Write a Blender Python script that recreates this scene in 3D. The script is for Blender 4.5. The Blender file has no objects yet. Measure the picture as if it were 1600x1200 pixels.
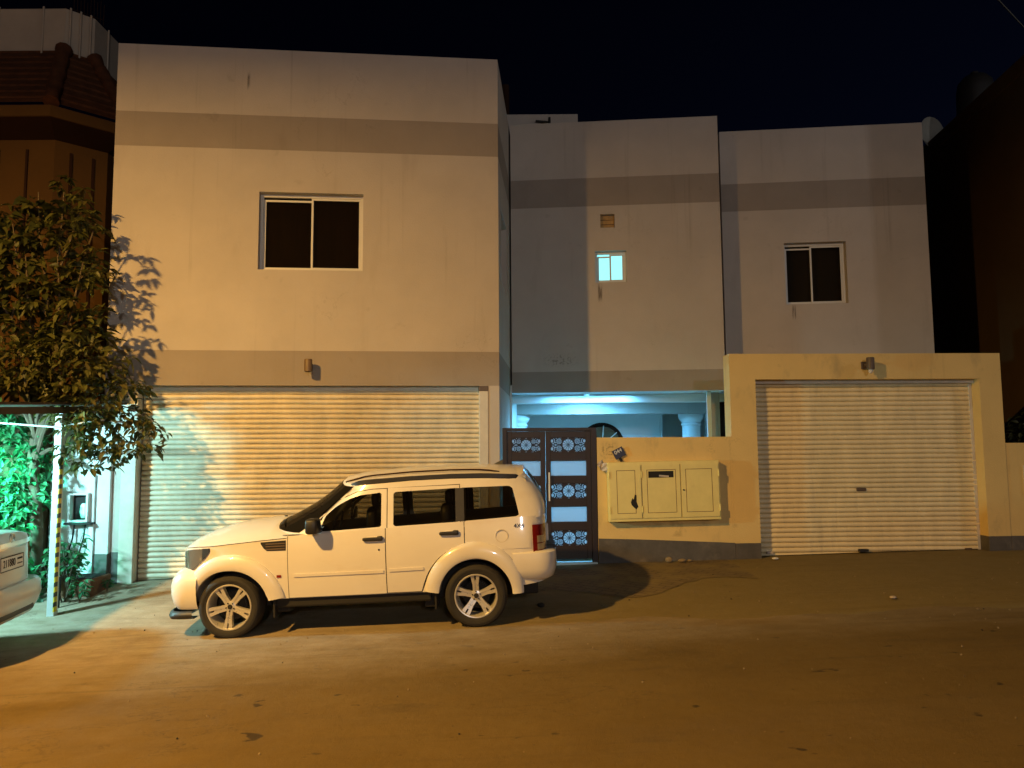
import bpy, bmesh, math, random
from math import sin, cos, pi, radians as R, sqrt, atan2, hypot
from mathutils import Vector, Matrix, Euler
rng = random.Random(7)
scn = bpy.context.scene
COL = scn.collection

# ------------------------------------------------------------------ camera
cam = bpy.data.objects.new('camera', bpy.data.cameras.new('camera'))
COL.objects.link(cam)
P_, R_ = R(5.05), R(0.41)
right = Vector((1, 0, 0)); fwd = Vector((0, cos(P_), sin(P_))); down = Vector((0, sin(P_), -cos(P_)))
r2 = right*cos(R_) + down*sin(R_); d2 = -right*sin(R_) + down*cos(R_)
cam.matrix_world = Matrix(((r2.x, -d2.x, -fwd.x, 0), (r2.y, -d2.y, -fwd.y, 0), (r2.z, -d2.z, -fwd.z, 2.05), (0, 0, 0, 1)))
cam.data.lens = 1190/1600*36; cam.data.sensor_width = 36
cam.data.clip_start = 0.05; cam.data.clip_end = 2000
scn.camera = cam
scn.view_settings.view_transform = 'Standard'; scn.view_settings.look = 'None'
scn.view_settings.exposure = 0.12; scn.view_settings.gamma = 1
scn.render.resolution_x = 1024; scn.render.resolution_y = 768
scn.cycles.max_bounces = 8
try:
    scn.cycles.sample_clamp_indirect = 4
except Exception: pass

# ------------------------------------------------------------------ night sky
w = bpy.data.worlds.new('World'); scn.world = w; w.use_nodes = True
nt = w.node_tree
bg = nt.nodes['Background']
sky = nt.nodes.new('ShaderNodeTexSky'); sky.sky_type = 'NISHITA'; sky.sun_disc = False
sky.sun_elevation = R(-4.0); sky.sun_rotation = R(60); sky.dust_density = 0.3; sky.ozone_density = 3.0
nt.links.new(sky.outputs[0], bg.inputs[0]); bg.inputs[1].default_value = 0.055

# ------------------------------------------------------------------ street and yard lights, plus added fills (night photograph)
def lamp(name, kind, loc, energy, color, parent=None, size=0.3, target=None):
    d = bpy.data.lights.new(name, kind); d.energy = energy; d.color = color
    if kind == 'AREA': d.shape = 'DISK'; d.size = size
    else: d.shadow_soft_size = size
    o = bpy.data.objects.new(name, d); COL.objects.link(o)
    o.location = loc
    if target is not None:
        o.rotation_euler = (Vector(target)-Vector(loc)).to_track_quat('-Z', 'Y').to_euler()
    if parent is not None: o.parent = parent
    return o
SODIUM = (1.0, 0.545, 0.125); WHITE = (1.0, 0.92, 0.88)
LAMP_A = (-7.0, 2.2, 8.1); LAMP_B = (19.4, 4.6, 9.0)
lamp('sodium_light', 'AREA', (LAMP_A[0], LAMP_A[1], LAMP_A[2]-0.06), 2650, SODIUM, size=0.35, target=(-7.0, 2.45, 0))
lamp('white_street_light', 'POINT', (LAMP_B[0], LAMP_B[1], LAMP_B[2]-0.2), 620, WHITE, size=0.2)
lamp('far_fill_light', 'POINT', (5.0, -25.0, 8.6), 4700, (1.0, 0.93, 0.92), size=0.3)  # fill light added far behind the camera to lift the shaded fronts
led = lamp('carport_led', 'SPOT', (-7.25, 8.7, 2.36), 860, (0.42, 0.91, 0.98), size=0.12, target=(-5.2, 11.0, 0.5))
hfill = lamp('hedge_fill_light', 'SPOT', (-7.6, 9.5, 2.30), 2000, (0.09, 1.0, 0.72), size=0.10, target=(-7.75, 11.2, 1.25))  # unseen green spot, added to make the hedge glow
hfill.data.spot_size = R(92); hfill.data.spot_blend = .6
led.data.spot_size = R(165); led.data.spot_blend = .75
cl = lamp('courtyard_light', 'AREA', (1.5, 14.70, 3.125), 60, (0.13, 0.54, 1.0), size=1.6, target=(1.5, 14.702, 0))
cl2 = lamp('court_fill_light', 'AREA', (1.5, 15.5, 3.12), 280, (0.13, 0.54, 1.0), size=1.2, target=(1.5, 15.40, 0))  # second unseen light, added to brighten the court and the gate panes
cl.data.shape = 'RECTANGLE'; cl.data.size = 1.6; cl.data.size_y = 0.10

# ------------------------------------------------------------------ helpers
class MB:
    def __init__(s): s.v = []; s.f = []; s.m = []
    def add(s, vs, fs, mat=0):
        n = len(s.v); s.v += [tuple(q) for q in vs]
        s.f += [tuple(i+n for i in q) for q in fs]; s.m += [mat]*len(fs); return s
    def quad(s, a, b, c, d, mat=0): return s.add([a, b, c, d], [(0, 1, 2, 3)], mat)
    def box(s, x0, x1, y0, y1, z0, z1, mat=0, M=None):
        vs = [Vector((x, y, z)) for x in (x0, x1) for y in (y0, y1) for z in (z0, z1)]
        if M is not None: vs = [M @ q for q in vs]
        return s.add(vs, [(0, 1, 3, 2), (4, 6, 7, 5), (0, 4, 5, 1), (2, 3, 7, 6), (0, 2, 6, 4), (1, 5, 7, 3)], mat)
    def grid(s, P, mat=0, cu=False, cv=False):
        n, m = len(P), len(P[0]); vs = [q for row in P for q in row]; fs = []
        for i in range(n if cu else n-1):
            for j in range(m if cv else m-1):
                a, b = i, (i+1) % n; c, d = j, (j+1) % m
                fs.append((a*m+c, b*m+c, b*m+d, a*m+d))
        return s.add(vs, fs, mat)
    def tube(s, pts, r, n=8, mat=0, cap=True):
        pts = [Vector(q) for q in pts]; k = len(pts); rs = r if isinstance(r, (list, tuple)) else [r]*k
        rings = []; up = None
        for i, p in enumerate(pts):
            t = (pts[min(i+1, k-1)]-pts[max(i-1, 0)]).normalized()
            if up is None or abs(up.dot(t)) > .95: up = Vector((0, 0, 1)) if abs(t.z) < .9 else Vector((1, 0, 0))
            a = t.cross(up).normalized(); b = a.cross(t).normalized(); up = b
            rings.append([p+a*cos(2*pi*j/n)*rs[i]+b*sin(2*pi*j/n)*rs[i] for j in range(n)])
        s.grid(rings, mat, cv=True)
        if cap:
            s.add(rings[0], [tuple(range(n))], mat); s.add(rings[-1], [tuple(reversed(range(n)))], mat)
        return s
    def lathe(s, prof, n=32, mat=0, axis='z', c=(0, 0, 0)):
        P = []
        for r, h in prof:
            row = []
            for j in range(n):
                a, b = r*cos(2*pi*j/n), r*sin(2*pi*j/n)
                q = {'z': (a, b, h), 'y': (a, h, b), 'x': (h, a, b)}[axis]
                row.append((q[0]+c[0], q[1]+c[1], q[2]+c[2]))
            P.append(row)
        return s.grid(P, mat, cv=True)
    def blob(s, c, r, n=4.0, seg=16, mat=0, M=None):
        P = []; e = 2/n; sg = lambda x: (abs(x)**e)*(1 if x >= 0 else -1)
        for i in range(seg//2+1):
            t = -pi/2+pi*i/(seg//2); row = []
            for j in range(seg):
                f = 2*pi*j/seg
                q = Vector((r[0]*sg(cos(t))*sg(cos(f)), r[1]*sg(cos(t))*sg(sin(f)), r[2]*sg(sin(t))))
                if M is not None: q = M @ q
                row.append(q+Vector(c))
            P.append(row)
        return s.grid(P, mat, cv=True)
    def prism(s, poly, z0, z1, mat=0):
        n = len(poly)
        s.add([(x, y, z0) for x, y in poly]+[(x, y, z1) for x, y in poly],
              [tuple(reversed(range(n))), tuple(range(n, 2*n))]+[(i, (i+1) % n, n+(i+1) % n, n+i) for i in range(n)], mat)
        return s
    def build(s, name, mats, parent=None, loc=(0, 0, 0), rot=(0, 0, 0), smooth=None, bev=0, weld=False, fix=False):
        me = bpy.data.meshes.new(name); me.from_pydata(s.v, [], s.f)
        mats = mats if isinstance(mats, (list, tuple)) else [mats]
        for m in mats: me.materials.append(m)
        me.polygons.foreach_set('material_index', s.m)
        if weld or fix:
            b = bmesh.new(); b.from_mesh(me)
            if weld: bmesh.ops.remove_doubles(b, verts=b.verts, dist=1e-4)
            if fix: bmesh.ops.recalc_face_normals(b, faces=b.faces)
            b.to_mesh(me); b.free()
        if smooth is not None:
            me.polygons.foreach_set('use_smooth', [True]*len(me.polygons))
            me.set_sharp_from_angle(angle=R(smooth))
        me.update()
        o = bpy.data.objects.new(name, me); COL.objects.link(o)
        o.location = loc; o.rotation_euler = rot
        if parent is not None: o.parent = parent
        if bev:
            md = o.modifiers.new('bevel', 'BEVEL'); md.width = bev; md.segments = 2; md.limit_method = 'ANGLE'; md.angle_limit = R(40)
        return o
def tag(o, label, cat, group=None):
    o['label'] = label; o['category'] = cat
    if group: o['group'] = group
    return o
def thing(name, label, cat, loc=(0, 0, 0), rot=(0, 0, 0), group=None):
    o = bpy.data.objects.new(name, None); COL.objects.link(o); o.empty_display_size = .2
    o.location = loc; o.rotation_euler = rot; return tag(o, label, cat, group)
def copy_tree(o, parent=None):
    c = o.copy(); COL.objects.link(c)
    if parent is not None: c.parent = parent
    for ch in list(o.children): copy_tree(ch, c)
    return c
def lerp(a, b, t): return a+(b-a)*t
def tab(T):
    def f(x):
        if x <= T[0][0]: return T[0][1]
        for (a, p), (b, q) in zip(T, T[1:]):
            if x <= b: return p+(q-p)*(x-a)/(b-a)
        return T[-1][1]
    return f
def sm(x): x = max(0, min(1, x)); return x*x*(3-2*x)
def frange(a, b, n): return [a+(b-a)*i/n for i in range(n+1)]
def text_mesh(body, size, ext=0.002):
    c = bpy.data.curves.new('writing', 'FONT'); c.body = body; c.size = size; c.extrude = ext
    c.align_x = 'CENTER'; c.align_y = 'CENTER'
    o = bpy.data.objects.new('writing', c); COL.objects.link(o)
    bpy.context.view_layer.update()
    me = bpy.data.meshes.new_from_object(o.evaluated_get(bpy.context.evaluated_depsgraph_get()))
    bpy.data.objects.remove(o); bpy.data.curves.remove(c); return me
def mesh_obj(name, me, mat, parent, loc=(0, 0, 0), rot=(0, 0, 0)):
    me.materials.clear(); me.materials.append(mat)
    o = bpy.data.objects.new(name, me); COL.objects.link(o); o.location = loc; o.rotation_euler = rot
    if parent is not None: o.parent = parent
    return o

# ------------------------------------------------------------------ materials
def mat(name, col, rough=.6, metal=0, coat=0, var=0, vscale=3.0, stretch=(1, 1, 1), stain=None, bump=0, bscale=60, spec=.5, em=None, emst=0, var2=None):
    m = bpy.data.materials.new(name); m.use_nodes = True; t = m.node_tree; b = t.nodes['Principled BSDF']
    N = t.nodes.new; Lk = t.links.new
    b.inputs['Roughness'].default_value = rough; b.inputs['Metallic'].default_value = metal
    b.inputs['Coat Weight'].default_value = coat; b.inputs['Coat Roughness'].default_value = .08
    b.inputs['Specular IOR Level'].default_value = spec
    b.inputs['Base Color'].default_value = (*col, 1)
    if em: b.inputs['Emission Color'].default_value = (*em, 1); b.inputs['Emission Strength'].default_value = emst
    co = None
    if var or bump or stain: co = N('ShaderNodeTexCoord')
    out = None
    if var:
        mp = N('ShaderNodeMapping'); mp.inputs['Scale'].default_value = stretch; Lk(co.outputs['Object'], mp.inputs[0])
        n = N('ShaderNodeTexNoise'); n.inputs['Scale'].default_value = vscale; n.inputs['Detail'].default_value = 8; n.inputs['Roughness'].default_value = .62
        Lk(mp.outputs[0], n.inputs['Vector'])
        r = N('ShaderNodeMapRange'); r.inputs[1].default_value = .3; r.inputs[2].default_value = .7
        r.inputs[3].default_value = 1-var; r.inputs[4].default_value = 1+var; Lk(n.outputs['Fac'], r.inputs[0])
        mx = N('ShaderNodeMix'); mx.data_type = 'RGBA'; mx.blend_type = 'MULTIPLY'; mx.inputs['Factor'].default_value = 1
        mx.inputs['A'].default_value = (*col, 1); Lk(r.outputs[0], mx.inputs['B']); out = mx.outputs['Result']
        Lk(out, b.inputs['Base Color'])
        rr = N('ShaderNodeMapRange'); rr.inputs[3].default_value = max(.02, rough-.12); rr.inputs[4].default_value = min(1, rough+.12)
        Lk(n.outputs['Fac'], rr.inputs[0]); Lk(rr.outputs[0], b.inputs['Roughness'])
    if stain:   # (colour, scale, stretch, threshold, strength)
        sc, ss, st, th, amt = stain
        mp = N('ShaderNodeMapping'); mp.inputs['Scale'].default_value = st; mp.inputs['Location'].default_value = (3.7, 1.3, 5.1); Lk(co.outputs['Object'], mp.inputs[0])
        n = N('ShaderNodeTexNoise'); n.inputs['Scale'].default_value = ss; n.inputs['Detail'].default_value = 6; n.inputs['Roughness'].default_value = .6
        Lk(mp.outputs[0], n.inputs['Vector'])
        r = N('ShaderNodeMapRange'); r.inputs[1].default_value = th; r.inputs[2].default_value = th+.16; r.inputs[3].default_value = 0; r.inputs[4].default_value = amt
        Lk(n.outputs['Fac'], r.inputs[0])
        mx = N('ShaderNodeMix'); mx.data_type = 'RGBA'; Lk(r.outputs[0], mx.inputs['Factor'])
        if out: Lk(out, mx.inputs['A'])
        else: mx.inputs['A'].default_value = (*col, 1)
        mx.inputs['B'].default_value = (*sc, 1); Lk(mx.outputs['Result'], b.inputs['Base Color'])
    if bump:
        n = N('ShaderNodeTexNoise'); n.inputs['Scale'].default_value = bscale; n.inputs['Detail'].default_value = 5
        Lk(co.outputs['Object'], n.inputs['Vector'])
        bp = N('ShaderNodeBump'); bp.inputs['Strength'].default_value = bump; bp.inputs['Distance'].default_value = .01
        Lk(n.outputs['Fac'], bp.inputs['Height']); Lk(bp.outputs[0], b.inputs['Normal'])
    return m
M_gapc = None
STUC = dict(rough=.9, var=.07, vscale=1.1, bump=.35, bscale=45, spec=.2)
M_wall = mat('cream_stucco', (.51, .458, .41), stain=((.35, .295, .245), 1.4, (1.6, 1.6, .35), .60, .35), **STUC)
M_band = mat('taupe_stucco', (.325, .280, .242), stain=((.24, .20, .17), 1.6, (1.5, 1.5, .5), .60, .35), **STUC)
M_yard = mat('yellowed_stucco', (.74, .54, .22), stain=((.36, .28, .15), 1.8, (1.5, 1.5, .8), .58, .5), **STUC)
M_plinth = mat('dark_grey_plinth_paint', (.10, .092, .085), rough=.85, var=.25, vscale=4, bump=.4, bscale=40, stain=((.22, .19, .15), 2.5, (1, 1, 1), .58, .6))
M_inner = mat('pale_court_paint', (.66, .68, .68), rough=.8, var=.05, vscale=2)
M_shut = mat('cream_shutter_paint', (.82, .70, .43), rough=.42, var=.10, vscale=2.2, stretch=(2.2, 1, .5), stain=((.40, .35, .27), 1.7, (3.5, 1, .45), .56, .28), spec=.5)
M_shutb = mat('galvanised_shutter_paint', (.66, .58, .42), rough=.42, var=.14, vscale=2.4, stretch=(1.6, 1, .7), stain=((.44, .40, .33), 1.5, (2.5, 1, .5), .56, .4), spec=.5)
M_alu = mat('white_aluminium', (.68, .66, .60), rough=.4, var=.05)
M_rail = mat('shutter_rail_paint', (.60, .55, .46), rough=.5, var=.12, vscale=5)
M_darkglass = mat('dark_window_glass', (.012, .009, .006), rough=.06, spec=.6)
def mat_glass(name, tint, k):
    m = mat(name, (.012, .010, .008), rough=.05, spec=.6); t = m.node_tree; b = t.nodes['Principled BSDF']
    tr = t.nodes.new('ShaderNodeBsdfTransparent'); tr.inputs[0].default_value = (*tint, 1); mx = t.nodes.new('ShaderNodeMixShader'); mx.inputs[0].default_value = k
    t.links.new(b.outputs[0], mx.inputs[1]); t.links.new(tr.outputs[0], mx.inputs[2]); t.links.new(mx.outputs[0], t.nodes['Material Output'].inputs[0]); return m
M_winglass = mat_glass('smoked_window_glass', (.75, .72, .66), .55)
M_carglass = mat_glass('tinted_car_glass', (.46, .44, .38), .80)
M_screen = mat_glass('windscreen_glass', (.16, .15, .13), .62)
M_saloonglass = mat('saloon_glass', (.006, .006, .005), rough=.04, spec=.7)
M_curtain = mat('dark_curtain', (.12, .055, .022), rough=.9, var=.5, vscale=4, stretch=(4, 1, .3))
M_lit = mat('lit_frosted_glass', (.5, .8, .8), rough=.3, em=(.22, .86, .95), emst=1.05)
M_gate = mat('brown_gate_steel', (.019, .009, .004), rough=.45, var=.25, vscale=6, bump=.1)
M_black = mat('black_plastic', (.018, .018, .018), rough=.5, var=.2, vscale=8)
M_rubber = mat('tyre_rubber', (.022, .020, .018), rough=.8, var=.3, vscale=9, bump=.2, bscale=80)
M_alloy = mat('silver_alloy', (.60, .58, .54), rough=.3, metal=.45, var=.08, vscale=9)
M_chrome = mat('chrome', (.75, .75, .75), rough=.12, metal=1)
M_steel = mat('brushed_steel', (.62, .62, .62), rough=.3, metal=1)
M_paint = mat('white_car_paint', (.72, .69, .63), rough=.32, coat=.8, var=.035, vscale=2.0, spec=.5, stain=((.60, .52, .41), 2.2, (1, 1, 2.2), .56, .35))
M_paint2 = mat('silver_white_car_paint', (.52, .50, .47), rough=.35, coat=.6, var=.05, vscale=2.0)

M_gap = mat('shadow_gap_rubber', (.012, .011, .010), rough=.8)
M_red = mat('red_lens', (.20, .010, .008), rough=.18, coat=.6)
M_clear = mat('clear_lens', (.24, .23, .21), rough=.12, coat=1, metal=.5)
M_amber = mat('amber_lens', (.55, .40, .20), rough=.2, coat=.5)
M_cab = mat('cream_enamel', (.80, .68, .25), rough=.4, var=.06, vscale=4, stain=((.40, .28, .10), 2.5, (1, 1, 1), .62, .35))
M_cabline = mat('rust_brown_seam', (.14, .05, .025), rough=.7)
M_lampm = mat('bronze_lamp_metal', (.11, .075, .05), rough=.5, var=.15, vscale=8)
M_bulb = mat('frosted_bulb', (.7, .66, .6), rough=.3)
M_brownwall = mat('brown_orange_paint', (.095, .047, .012), rough=.85, var=.12, vscale=1.2, bump=.2, spec=.2)
M_darkbrown = mat('dark_brown_paint', (.030, .012, .006), rough=.85, var=.15, spec=.2)
M_tile = mat('brown_roof_tile', (.085, .031, .012), rough=.8, var=.35, vscale=7, spec=.2)
M_sheet = mat('pale_parapet_sheet', (.42, .36, .29), rough=.7, var=.10, vscale=1.5, spec=.2)
M_nbr = mat('umber_render', (.085, .052, .026), rough=.9, var=.15, vscale=.8, bump=.2, spec=.2)
M_wood = mat('branch_bark', (.10, .075, .045), rough=.9, var=.3, vscale=12, bump=.4)
M_soil = mat('terracotta_planter', (.13, .06, .03), rough=.9, var=.3, vscale=5)
M_post = mat('white_post_paint', (.58, .60, .58), rough=.5, var=.08, vscale=4)
M_number = mat('navy_enamel', (.02, .02, .05), rough=.35)
M_white = mat('white_lettering', (.75, .75, .72), rough=.5)
M_paper = mat('crumpled_paper', (.55, .48, .42), rough=.9, var=.15)
M_stone = mat('rough_stone', (.24, .18, .10), rough=.95, var=.25, vscale=10, bump=.5)
M_canopy = mat('brown_canopy_sheet', (.06, .034, .014), rough=.7, var=.2)
M_dish = mat('grey_dish_paint', (.26, .26, .23), rough=.6, var=.1)
M_tank = mat('black_tank_plastic', (.012, .011, .010), rough=.6)

def add_cracks(m, col, scale=.55, width=.0020, amt=.28, drip=True):
    t = m.node_tree; b = t.nodes['Principled BSDF']; N = t.nodes.new; Lk = t.links.new
    src = b.inputs['Base Color'].links[0].from_socket if b.inputs['Base Color'].links else None
    co = N('ShaderNodeTexCoord')
    def nz(sc, st, loc, det=9):
        mp = N('ShaderNodeMapping'); mp.inputs['Scale'].default_value = st; mp.inputs['Location'].default_value = loc; Lk(co.outputs['Object'], mp.inputs[0])
        n = N('ShaderNodeTexNoise'); n.inputs['Scale'].default_value = sc; n.inputs['Detail'].default_value = det; n.inputs['Roughness'].default_value = .58; Lk(mp.outputs[0], n.inputs['Vector']); return n.outputs['Fac']
    def mr(x, a, c, d, e):
        r = N('ShaderNodeMapRange'); r.inputs[1].default_value = a; r.inputs[2].default_value = c; r.inputs[3].default_value = d; r.inputs[4].default_value = e; Lk(x, r.inputs[0]); return r.outputs[0]
    def mth(op, x, y):
        k = N('ShaderNodeMath'); k.operation = op
        for i, v in enumerate((x, y)):
            if isinstance(v, float): k.inputs[i].default_value = v
            else: Lk(v, k.inputs[i])
        return k.outputs[0]
    c = mth('ABSOLUTE', mth('SUBTRACT', nz(scale, (1, 1, .8), (1, 4, 2)), .5), 0.0)
    f = mth('MULTIPLY', mr(c, width*.4, width, amt, 0), mr(nz(.5, (1, 1, 1), (9, 2, 6), 3), .55, .62, 0, 1))
    if drip:
        f = mth('MAXIMUM', f, mth('MULTIPLY', mr(nz(1.0, (9, 9, .22), (2, 2, 7), 6), .58, .72, 0, .34), mr(nz(.6, (1, 1, .8), (4, 8, 1), 4), .46, .62, 0, 1)))
        f = mth('MAXIMUM', f, mr(nz(2.6, (1, 1, 1.2), (6, 3, 3), 10), .66, .74, 0, .22))
    mx = N('ShaderNodeMix'); mx.data_type = 'RGBA'; Lk(f, mx.inputs['Factor']); Lk(src, mx.inputs['A']); mx.inputs['B'].default_value = (*col, 1); Lk(mx.outputs['Result'], b.inputs['Base Color'])
add_cracks(M_wall, (.24, .20, .155)); add_cracks(M_band, (.15, .125, .10)); add_cracks(M_yard, (.20, .15, .07), .7)
def mat_tape():
    m = mat('hazard_tape', (.6, .45, .02), rough=.5); t = m.node_tree; b = t.nodes['Principled BSDF']
    co = t.nodes.new('ShaderNodeTexCoord'); mp = t.nodes.new('ShaderNodeMapping'); mp.inputs['Rotation'].default_value = (0, R(35), 0)
    wv = t.nodes.new('ShaderNodeTexWave'); wv.bands_direction = 'Z'; wv.inputs['Scale'].default_value = 3.1
    r = t.nodes.new('ShaderNodeValToRGB'); r.color_ramp.interpolation = 'CONSTANT'
    r.color_ramp.elements[0].color = (.02, .02, .015, 1); r.color_ramp.elements[1].color = (.62, .46, .02, 1); r.color_ramp.elements[1].position = .45
    t.links.new(co.outputs['Object'], mp.inputs[0]); t.links.new(mp.outputs[0], wv.inputs['Vector']); t.links.new(wv.outputs['Fac'], r.inputs[0]); t.links.new(r.outputs[0], b.inputs['Base Color'])
    return m
M_tape = mat_tape()
def mat_frost():
    m = bpy.data.materials.new('frosted_gate_glass'); m.use_nodes = True; t = m.node_tree; b = t.nodes['Principled BSDF']
    b.inputs['Base Color'].default_value = (.5, .55, .6, 1); b.inputs['Roughness'].default_value = .35
    tr = t.nodes.new('ShaderNodeBsdfTranslucent'); tr.inputs[0].default_value = (.95, .96, .97, 1)
    mx = t.nodes.new('ShaderNodeMixShader'); mx.inputs[0].default_value = .8
    t.links.new(b.outputs[0], mx.inputs[1]); t.links.new(tr.outputs[0], mx.inputs[2]); t.links.new(mx.outputs[0], t.nodes['Material Output'].inputs[0])
    return m
M_frost = mat_frost()
def mat_leaf(name, col, tr=.3):
    m = mat(name, col, rough=.5, var=.3, vscale=3.5, spec=.35); t = m.node_tree; b = t.nodes['Principled BSDF']
    tl = t.nodes.new('ShaderNodeBsdfTranslucent'); tl.inputs[0].default_value = (col[0]*1.2, col[1]*1.3, col[2], 1)
    mx = t.nodes.new('ShaderNodeMixShader'); mx.inputs[0].default_value = tr
    t.links.new(b.outputs[0], mx.inputs[1]); t.links.new(tl.outputs[0], mx.inputs[2]); t.links.new(mx.outputs[0], t.nodes['Material Output'].inputs[0])
    return m
M_leaf = [mat_leaf('olive_leaf', (.085, .086, .020)), mat_leaf('dark_leaf', (.042, .048, .012)), mat_leaf('yellow_leaf', (.085, .072, .020))]
M_hedge = [mat_leaf('hedge_leaf', (.035, .20, .075)), mat_leaf('hedge_dark_leaf', (.02, .11, .042)), mat_leaf('hedge_pale_leaf', (.07, .27, .12))]

def mat_ground(name, road):
    m = bpy.data.materials.new(name); m.use_nodes = True; t = m.node_tree; b = t.nodes['Principled BSDF']; N = t.nodes.new; Lk = t.links.new
    co = N('ShaderNodeTexCoord')
    def noise(sc, det=8, ro=.6, st=(1, 1, 1), loc=(0, 0, 0)):
        mp = N('ShaderNodeMapping'); mp.inputs['Scale'].default_value = st; mp.inputs['Location'].default_value = loc; Lk(co.outputs['Object'], mp.inputs[0])
        n = N('ShaderNodeTexNoise'); n.inputs['Scale'].default_value = sc; n.inputs['Detail'].default_value = det; n.inputs['Roughness'].default_value = ro
        Lk(mp.outputs[0], n.inputs['Vector']); return n.outputs['Fac']
    def rng_(x, a, b_, c, d):
        r = N('ShaderNodeMapRange'); r.inputs[1].default_value = a; r.inputs[2].default_value = b_; r.inputs[3].default_value = c; r.inputs[4].default_value = d
        Lk(x, r.inputs[0]); return r.outputs[0]
    def mix(f, a, b_, bt='MIX'):
        x = N('ShaderNodeMix'); x.data_type = 'RGBA'; x.blend_type = bt
        for s, v in (('Factor', f), ('A', a), ('B', b_)):
            if isinstance(v, (tuple, float, int)): x.inputs[s].default_value = v if s == 'Factor' else (*v, 1)
            else: Lk(v, x.inputs[s])
        return x.outputs['Result']
    def math_(op, a, b_):
        x = N('ShaderNodeMath'); x.operation = op
        for i, v in enumerate((a, b_)):
            if isinstance(v, (float, int)): x.inputs[i].default_value = v
            else: Lk(v, x.inputs[i])
        return x.outputs[0]
    sep = N('ShaderNodeSeparateXYZ'); Lk(co.outputs['Object'], sep.inputs[0])
    asph = mix(rng_(noise(170, 4, .7), .3, .7, 0, 1), (.076, .048, .011), (.142, .092, .023))
    asph = mix(rng_(noise(.9, 7, .65), .35, .7, 0, .55), asph, (.160, .106, .031))
    asph = mix(rng_(noise(1.6, 5, .55, (.6, 1.6, 1), (4, 2, 0)), .60, .74, 0, .35), asph, (.045, .030, .010))
    asph = mix(rng_(noise(5.5, 3, .5, (.8, 1.3, 1), (1, 7, 0)), .69, .73, 0, .8), asph, (.017, .011, .005))
    dust = mix(rng_(noise(3.2, 9, .68, (1, 1.7, 1)), .3, .7, 0, 1), (.22, .165, .10), (.36, .30, .215))
    dust = mix(rng_(noise(1.1, 6, .6, (.8, 1.3, 1), (9, 3, 0)), .52, .68, 0, .7), dust, (.145, .10, .055))
    dust = mix(rng_(noise(90, 3, .7), .35, .75, 0, .45), dust, (.40, .32, .22))
    if road:
        # blown sand thins out away from the house side and toward the right
        e = math_('ADD', math_('ADD', sep.outputs['Y'], math_('MULTIPLY', sep.outputs['X'], -.13)), math_('MULTIPLY', noise(1.3, 7, .65, (.5, 1, 1)), 2.2))
        col = mix(rng_(e, 8.0, 10.2, 0, .92), asph, dust)
    else:
        e = math_('ADD', math_('MULTIPLY', sep.outputs['X'], 1.0), math_('MULTIPLY', noise(1.1, 6, .6), 1.6))
        col = mix(rng_(e, -2.4, 2.0, 0, .85), dust, (.19, .145, .048))
    grit = noise(260, 3, .8); col = mix(rng_(grit, .62, .74, 0, .55), col, (.30, .24, .15)); col = mix(rng_(noise(210, 3, .8, (1, 1, 1), (5, 5, 5)), .63, .72, 0, .6), col, (.02, .014, .008))
    cr = math_('ABSOLUTE', math_('SUBTRACT', noise(.8, 9, .62, (.7, 1.2, 1), (2, 11, 3)), .5), 0.0)
    crm = math_('MULTIPLY', rng_(cr, .0018, .0045, 1, 0), rng_(noise(.45, 3, .5, (1, 1, 1), (7, 1, 1)), .50, .60, 0, .35))
    col = mix(crm, col, (.018, .012, .007))
    tr = math_('MULTIPLY', rng_(noise(2.2, 6, .7, (.07, 3.2, 1), (3, 8, 1)), .52, .70, 0, .45), rng_(noise(.35, 3, .5), .40, .62, 0, 1))
    col = mix(tr, col, (.05, .034, .014) if road else (.11, .08, .03))
    Lk(col, b.inputs['Base Color'])
    Lk(rng_(noise(4, 5), .3, .7, .72, .95), b.inputs['Roughness']); b.inputs['Specular IOR Level'].default_value = .25
    bp = N('ShaderNodeBump'); bp.inputs['Strength'].default_value = .55 if road else .6; bp.inputs['Distance'].default_value = .012
    h = math_('ADD', noise(110, 5, .7), math_('MULTIPLY', noise(9, 7, .65), 1.6)); Lk(h, bp.inputs['Height']); Lk(bp.outputs[0], b.inputs['Normal'])
    return m
M_road = mat_ground('dusty_asphalt', True); M_apron = mat_ground('sandy_apron', False)

# ------------------------------------------------------------------ ground and road
def zr(X): X = max(-14, min(14, X)); return .012+.0385*(X+3.147)
def zw(X): X = max(-14, min(14, X)); return .30+.02*(X-.8)
def gz(X, Y): return lerp(zr(X), zw(X), sm((Y-8.5)/3.2))
def axis(a, b, fine0, fine1, d):
    xs = [a]; x = fine0
    n = 12
    xs = [lerp(a, fine0, (i/n)**.5) for i in range(n)] + [fine0+i*d for i in range(int((fine1-fine0)/d)+1)] + [lerp(fine1, b, (i/n)**2) for i in range(1, n+1)]
    return xs
xs = axis(-400, 400, -9, 11, .25); ys = axis(-400, 600, 3, 14, .2)
hr = random.Random(3)
def undul(X, Y): return .012*sin(1.3*X+.7*Y)*sin(.9*Y-.4*X)+.006*sin(3.1*X-1.7)*sin(2.7*Y)
g = MB(); g.grid([[(x, y, gz(x, y)+(undul(x, y) if 8.6 < y < 11.4 and not (-3.9 < x < 1 and y < 11) and not (-.6 < x < 3.8) else 0)) for y in ys] for x in xs])
o = g.build('ground', M_apron, smooth=60, fix=True); o['kind'] = 'structure'
rb = MB(); rows = []
for x in axis(-400, 400, -9, 11, .125):
    e = 8.62-.0*x+.10*sin(1.7*x)+.07*sin(4.3*x+1)+hr.uniform(-.04, .04)
    if x > 1: e += -.055*min(x-1, 9)
    if -3.8 < x < .9: e = min(max(e, 8.55), 8.62)
    rows.append([(x, lerp(-7.0, e, j/60), zr(x)+.004) for j in range(61)])
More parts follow.
